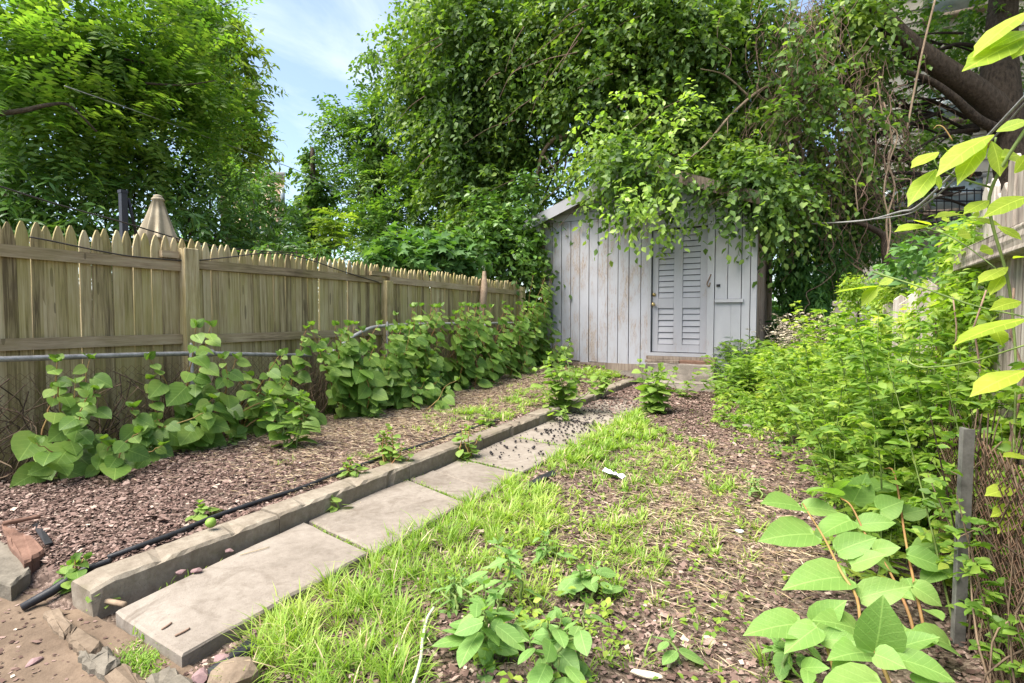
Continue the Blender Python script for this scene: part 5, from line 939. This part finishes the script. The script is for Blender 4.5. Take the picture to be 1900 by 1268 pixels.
part('canopy', V, Fc, m_canvas, ps, smooth=True); part('cap', *ball((pc[0], pc[1], pc[2]+.0), .045, (1, 1, .6)), m_canvas, ps, smooth=True); part('pole', *tube([(pc[0], pc[1], -.1), (pc[0], pc[1], 1), (pc[0], pc[1], pc[2])], .022, 8), m_darkmetal, ps)
bp = thing('black_post', 'tall black metal post with a thin brace left of the folded parasol', 'post', onX(228, 634, -6.0)*np.array([1, 1, 0])); t_ = onX(228, 359, -6.0)
part('post', *bevel_box(t_[0]-.028, t_[0]+.028, t_[1]-.028, t_[1]+.028, -.1, t_[2], .008), m_darkmetal, bp); part('cap', *bevel_box(t_[0]-.033, t_[0]+.033, t_[1]-.033, t_[1]+.033, t_[2]+.001, t_[2]+.03, .006), m_darkmetal, bp)
part('brace', *tube([onX(238, 368, -6.0), onX(245, 400, -6.0), onX(254, 440, -6.0)], .016, 6), m_darkmetal, bp)
def wire(name, label, cat, pts, r, mat=m_cable, n=6):
    P = curve(pts, n); o = part(name, *tube(P, r, 6), mat, None, smooth=True); return setp(o, label, cat)
wire('black_cable', 'thin black cable sagging past the parasol just above the fence points', 'cable', [onX(u, v, -4.95) for u, v in ((-20, 340), (108, 380), (222, 411), (312, 438), (358, 450), (440, 463), (560, 470))], .006)
wire('black_cable', 'black cable draped along the picket fence from the upper rail to the second post', 'cable', [onX(u, v, -4.70) for u, v in ((55, 440), (98, 448), (155, 460), (230, 474), (290, 480), (355, 484), (420, 478), (500, 470), (560, 478), (640, 505), (703, 524))], .006)
wire('overhead_wire', 'thin overhead wire crossing in front of the left trees', 'wire', [at(120, 160, 6), at(251, 206, 7.2), at(420, 268, 9), at(560, 320, 11), at(700, 385, 14)], .006, m_metal)
wire('utility_cable', 'grey twisted utility cable slung from the right edge toward the creeper thicket', 'cable', [at(1910, 170, 4.2), at(1840, 245, 4.7), at(1760, 330, 5.4), at(1700, 385, 6), at(1670, 393, 6.4), at(1600, 410, 7.6), at(1500, 416, 9.5)], .012, m_metal)
wire('utility_cable', 'second grey cable strand running under the twisted utility cable', 'cable', [at(1910, 182, 4.25), at(1842, 258, 4.75), at(1762, 342, 5.45), at(1701, 390, 6.02), at(1660, 402, 6.5), at(1600, 409, 7.62), at(1500, 417, 9.52)], .008, m_metal)
def bedp(u, v): p = spot(u, v); return np.array([p[0], p[1], p[2]+.022])
wire('black_hose', 'black irrigation hose lying along the mulch edge of the kerb', 'hose', [bedp(u, v) for u, v in ((200, 1044), (260, 1022), (330, 996), (400, 966), (480, 938), (560, 912), (610, 892), (690, 862), (770, 835), (850, 808), (930, 782))], .013, m_black)
o = part('edging_strip', *tube([gz(40, 1128, -.03), gz(95, 1098, -.005), gz(150, 1060, .04), gz(205, 1040, .085)], [.016, .02, .018, .012], 6), m_black); setp(o, 'flattened black edging strip sticking out by the broken kerb end', 'edging')
def sheetbit(label, pts, z=0.0):
    P = [gz(u, v, z) for u, v in pts]; r = random.Random(len(label)); V = [p+np.array([0, 0, r.uniform(0, .03)]) for p in P]; V += [v-np.array([0, 0, .006]) for v in V[:]]; k = len(P)
    c_ = np.mean(V[:k], 0)+np.array([0, 0, .012]); V.append(c_); V.append(c_-np.array([0, 0, .006])); Fc = []
    for i in range(k): j = (i+1) % k; Fc += [(2*k, i, j), (2*k+1, k+j, k+i), (i, i+k, j+k, j)]
    o = part('plastic_sheet', V, Fc, m_black); setp(o, label, 'plastic sheet')
sheetbit('torn black plastic sheet under the tan stone at the bottom edge', [(385, 1248), (420, 1222), (462, 1198), (478, 1205), (440, 1232), (410, 1262), (390, 1270)], -.03)
sheetbit('torn black plastic sheet beside the path in the middle of the grass', [(968, 903), (1000, 889), (1026, 879), (1034, 883), (1010, 895), (980, 908)], -.02)
sheetbit('strip of black plastic along the stones at the far left', [(45, 950), (58, 930), (90, 990), (98, 1015), (84, 1020), (62, 985)], .06)
def stone(name, label, cat, u, v, sx_, sy_, sz_, mat, z=0., seed=0, rot=0., group=None):
    bm = bmesh.new(); bmesh.ops.create_icosphere(bm, subdivisions=2, radius=1); r = random.Random(seed); c = gz(u, v, z)
    a = [Vector((r.gauss(0, 1), r.gauss(0, 1), r.gauss(0, 1))).normalized() for _ in range(8)]; cut = [r.uniform(.5, .85) for _ in a]
    V = []
    for vv in bm.verts:
        p = vv.co.copy()
        for q, w_ in zip(a, cut):
            d = p.dot(q)
            if d > w_: p -= q*(d-w_)
        p = Vector((p.x*sx_, p.y*sy_, p.z*sz_)); V.append((c[0]+p.x*math.cos(rot)-p.y*math.sin(rot), c[1]+p.x*math.sin(rot)+p.y*math.cos(rot), c[2]+p.z))
    bm.verts.index_update(); Fc = [tuple(x.index for x in f.verts) for f in bm.faces]; bm.free(); o = part(name, V, Fc, mat); return setp(o, label, cat, group)
# edging stones along the dirt
def edge_stone(label, poly, z0, z1, mat, seed): 
    P = [gz(u, v, z1)[:2] for u, v in poly]; o = part('edging_stone', *prism(P[::-1], z0, z1, .012, .006, seed, .006, 5), mat); setp(o, label, 'edging stone')
edge_stone('narrow edging stone nearest the broken kerb end', [(78, 1132), (112, 1126), (140, 1158), (118, 1176), (95, 1160)], -.1, -.022, m_warmstone, 1)
edge_stone('reddish flat edging stone second from the kerb end', [(120, 1176), (142, 1158), (196, 1190), (172, 1215), (140, 1200)], -.1, -.018, m_warmstone, 2)
edge_stone('grey edging stone in the middle of the row beside the dirt', [(142, 1204), (172, 1217), (196, 1194), (226, 1222), (192, 1246), (152, 1226)], -.1, -.012, m_stone, 3)
edge_stone('edging stone beside the dirt cut off by the bottom of the picture', [(194, 1248), (228, 1224), (262, 1252), (290, 1285), (230, 1300)], -.1, -.012, m_warmstone, 4)
edge_stone('flat grey stone touching the front corner of the first paver', [(262, 1258), (310, 1232), (350, 1250), (380, 1290), (300, 1310)], -.1, -.03, m_stone, 5)
edge_stone('brown brick shaped stone at the left edge beside the black plastic', [(-30, 905), (20, 900), (40, 955), (-10, 962)], -.05, .07, m_warmstone, 6)
edge_stone('rust coloured brick stone on the pale block at the left edge', [(-5, 966), (44, 958), (84, 1020), (48, 1042), (20, 1008)], -.05, .06, m_brick, 7)
edge_stone('large pale mossy stone block at the left edge above the dirt', [(-60, 990), (0, 985), (60, 1055), (20, 1085), (-60, 1060)], -.1, .03, m_stone, 8)
stone('tan_stone', 'big tan stone on the black plastic at the bottom left of the grass', 'stone', 440, 1258, .10, .08, .05, m_warmstone, -.01, 3)
stone('brick_fragment', 'broken orange brick fragment among the weeds in the lawn', 'brick', 1122, 1064, .05, .025, .022, m_brick, .0, 4, .6)
for k, (u, v, s, z, lab) in enumerate(((425, 1022, .028, .02, 'purple stone at the kerb foot on the first paver, farthest along'), (365, 1058, .03, .014, 'flat purple stone lying on the first paver'), (336, 1062, .028, .014, 'flat purple stone touching the kerb left of its neighbour'), (64, 1228, .035, -.045, 'dark stone alone on the bare dirt'), (372, 1252, .045, -.02, 'purple stone lowest on the black plastic'), (410, 1222, .035, -.02, 'purple stone wedged at the front edge of the first paver'), (462, 1232, .04, -.02, 'purple stone beside the tan stone'), (1042, 872, .03, .0, 'purple stone by the torn plastic in the grass'))):
    stone('purple_stone', lab, 'stone', u, v, s, s*.6, s*.4, m_purple, z, 20+k, k*.7)
stone('pale_stone', 'pale round stone at the edge of the herbs in the right mulch', 'stone', 1386, 792, .06, .05, .035, m_stone, .02, 51)
stone('wood_chip', 'pale split wood chip lying on dark mulch at the bottom edge', 'wood chip', 1200, 1251, .055, .018, .012, m_dryweed, .0, 52, .2)
stone('white_pebble', 'small white pebble in the straw right of centre', 'stone', 1372, 985, .022, .016, .012, m_paper, .01, 53)
o = part('green_fruit', *ball(gz(391, 970, .125), .026, (1, 1, .95), 12), m_fruit, None, smooth=True); setp(o, 'round green fruit resting on the kerb edge', 'fruit')
V = []; Fc = []; a, b = gz(1120, 880, .0), gz(1158, 894, .0); nx = 9
for i in range(nx):
    for j in range(4): q = a+(b-a)*i/(nx-1)+np.array([.2, .9, 0])*.018*(j-1.5); V.append((q[0]+rK.normal(0, .004), q[1], q[2]+.025+rK.uniform(0, .022)))
for i in range(nx-1):
    for j in range(3): o_ = i*4+j; Fc.append((o_, o_+4, o_+5, o_+1))
n0 = len(V); V += [(x, y, z-.004) for x, y, z in V]; Fc += [tuple(n0+q for q in f[::-1]) for f in Fc[:]]
o = part('paper_scrap', V, Fc, m_paper); setp(o, 'crumpled white scrap of litter lying in the grass', 'litter')
wire('rope', 'pale braided cord lying in the grass at bottom centre', 'rope', [gz(u, v, .025) for u, v in ((805, 1128), (792, 1150), (784, 1190), (780, 1225), (765, 1275))], .006, m_rope)
wire('cut_stub', 'short black cut stub standing upright in the grass', 'stub', [gz(868, 1145, -.02), gz(868, 1145, .04)+np.array([.004, 0, 0]), gz(868, 1145, .10)+np.array([.006, 0, 0])], .006, m_black, 3)
for k, (p, q, lab, zz) in enumerate((((300, 1168), (318, 1156), 'short twig lying on the near end of the first paver', .005), ((325, 1180), (352, 1166), 'thin twig beside the short twig on the first paver', .005), ((180, 1112), (232, 1122), 'split brown wood sliver between kerb end and first paver', .0), ((5, 972), (75, 958), 'reddish split stick lying across the stones at far left', .125), ((445, 1030), (500, 1015), 'pale straw stalk lying on the first paver', .006))):
    a, b = gz(*p, zz), gz(*q, zz); m_ = (a+b)/2+np.array([.003, 0, .0005]); wire('stick', lab, 'stick', [a, m_, b], .004 if k < 2 else (.011 if k < 4 else .002), [m_vinetwig, m_vinetwig, m_twig, m_brick, m_straw][k], 3)
OCT = (np.array([(1, 0, 0), (-1, 0, 0), (0, 1, 0), (0, -1, 0), (0, 0, 1), (0, 0, -1)], float), np.array([(0, 2, 4), (2, 1, 4), (1, 3, 4), (3, 0, 4), (2, 0, 5), (1, 2, 5), (3, 1, 5), (0, 3, 5)]))
# dark fallen berries on the far pavers
bmesh_ = mesh('berry', *ball((0, 0, 0), 1, (1, 1, .8), 6), m_berry, smooth=True); nb_ = 0
while nb_ < 290:
    u, v = (rK.normal(1090, 55), rK.normal(768, 22)) if nb_ < 230 else (rK.uniform(900, 1120), rK.uniform(780, 850)); p = gz(u, v, .004)
    if not (float(kx(p[1]))+.04 < p[0] < -1.9 and 3.4 < p[1] < 9): continue
    o = link('fallen_berry', bmesh_, None, (p[0], p[1], p[2]+.003)); s = rK.uniform(.008, .015); o.scale = (s, s*rK.uniform(.8, 1.2), s); setp(o, 'small dark fallen berry on the far flagstones of the path', 'berry', 'fallen berries on the path'); nb_ += 1
L = []
for k in range(900):
    u, v = rK.normal(1095, 62), rK.normal(764, 24)
    if k % 6 == 0: u, v = rK.uniform(880, 1120), rK.uniform(780, 870)
    q = gz(u, v, .004)
    if float(kx(q[1]))+.02 < q[0] < -1.86 and 3.2 < q[1] < 9.1: s = rK.uniform(.004, .011); L.append((OCT[0]*np.array([s, s*rK.uniform(.6, 1.2), s*.7])+q, OCT[1]))
o = part('berry_debris', *cat_geo(L), m_berry); setp(o, kind='stuff')
n = 900; x, y = rng.uniform(-4.2, -1.7, n), rng.uniform(.45, 1.04, n); a = rng.uniform(0, 6.28, n); z = -.042+.015*bumps(x, y, 4)
V, Fc, uv = scatter(CHIP, np.stack([x, y, z], -1), np.stack([np.cos(a), np.sin(a), 0*a], -1), np.stack([rng.normal(0, .3, n), rng.normal(0, .3, n), 1+0*a], -1), rng.gamma(2, .004, n)+.004); o = part('grit', V, Fc, m_chips); setp(o, kind='stuff')
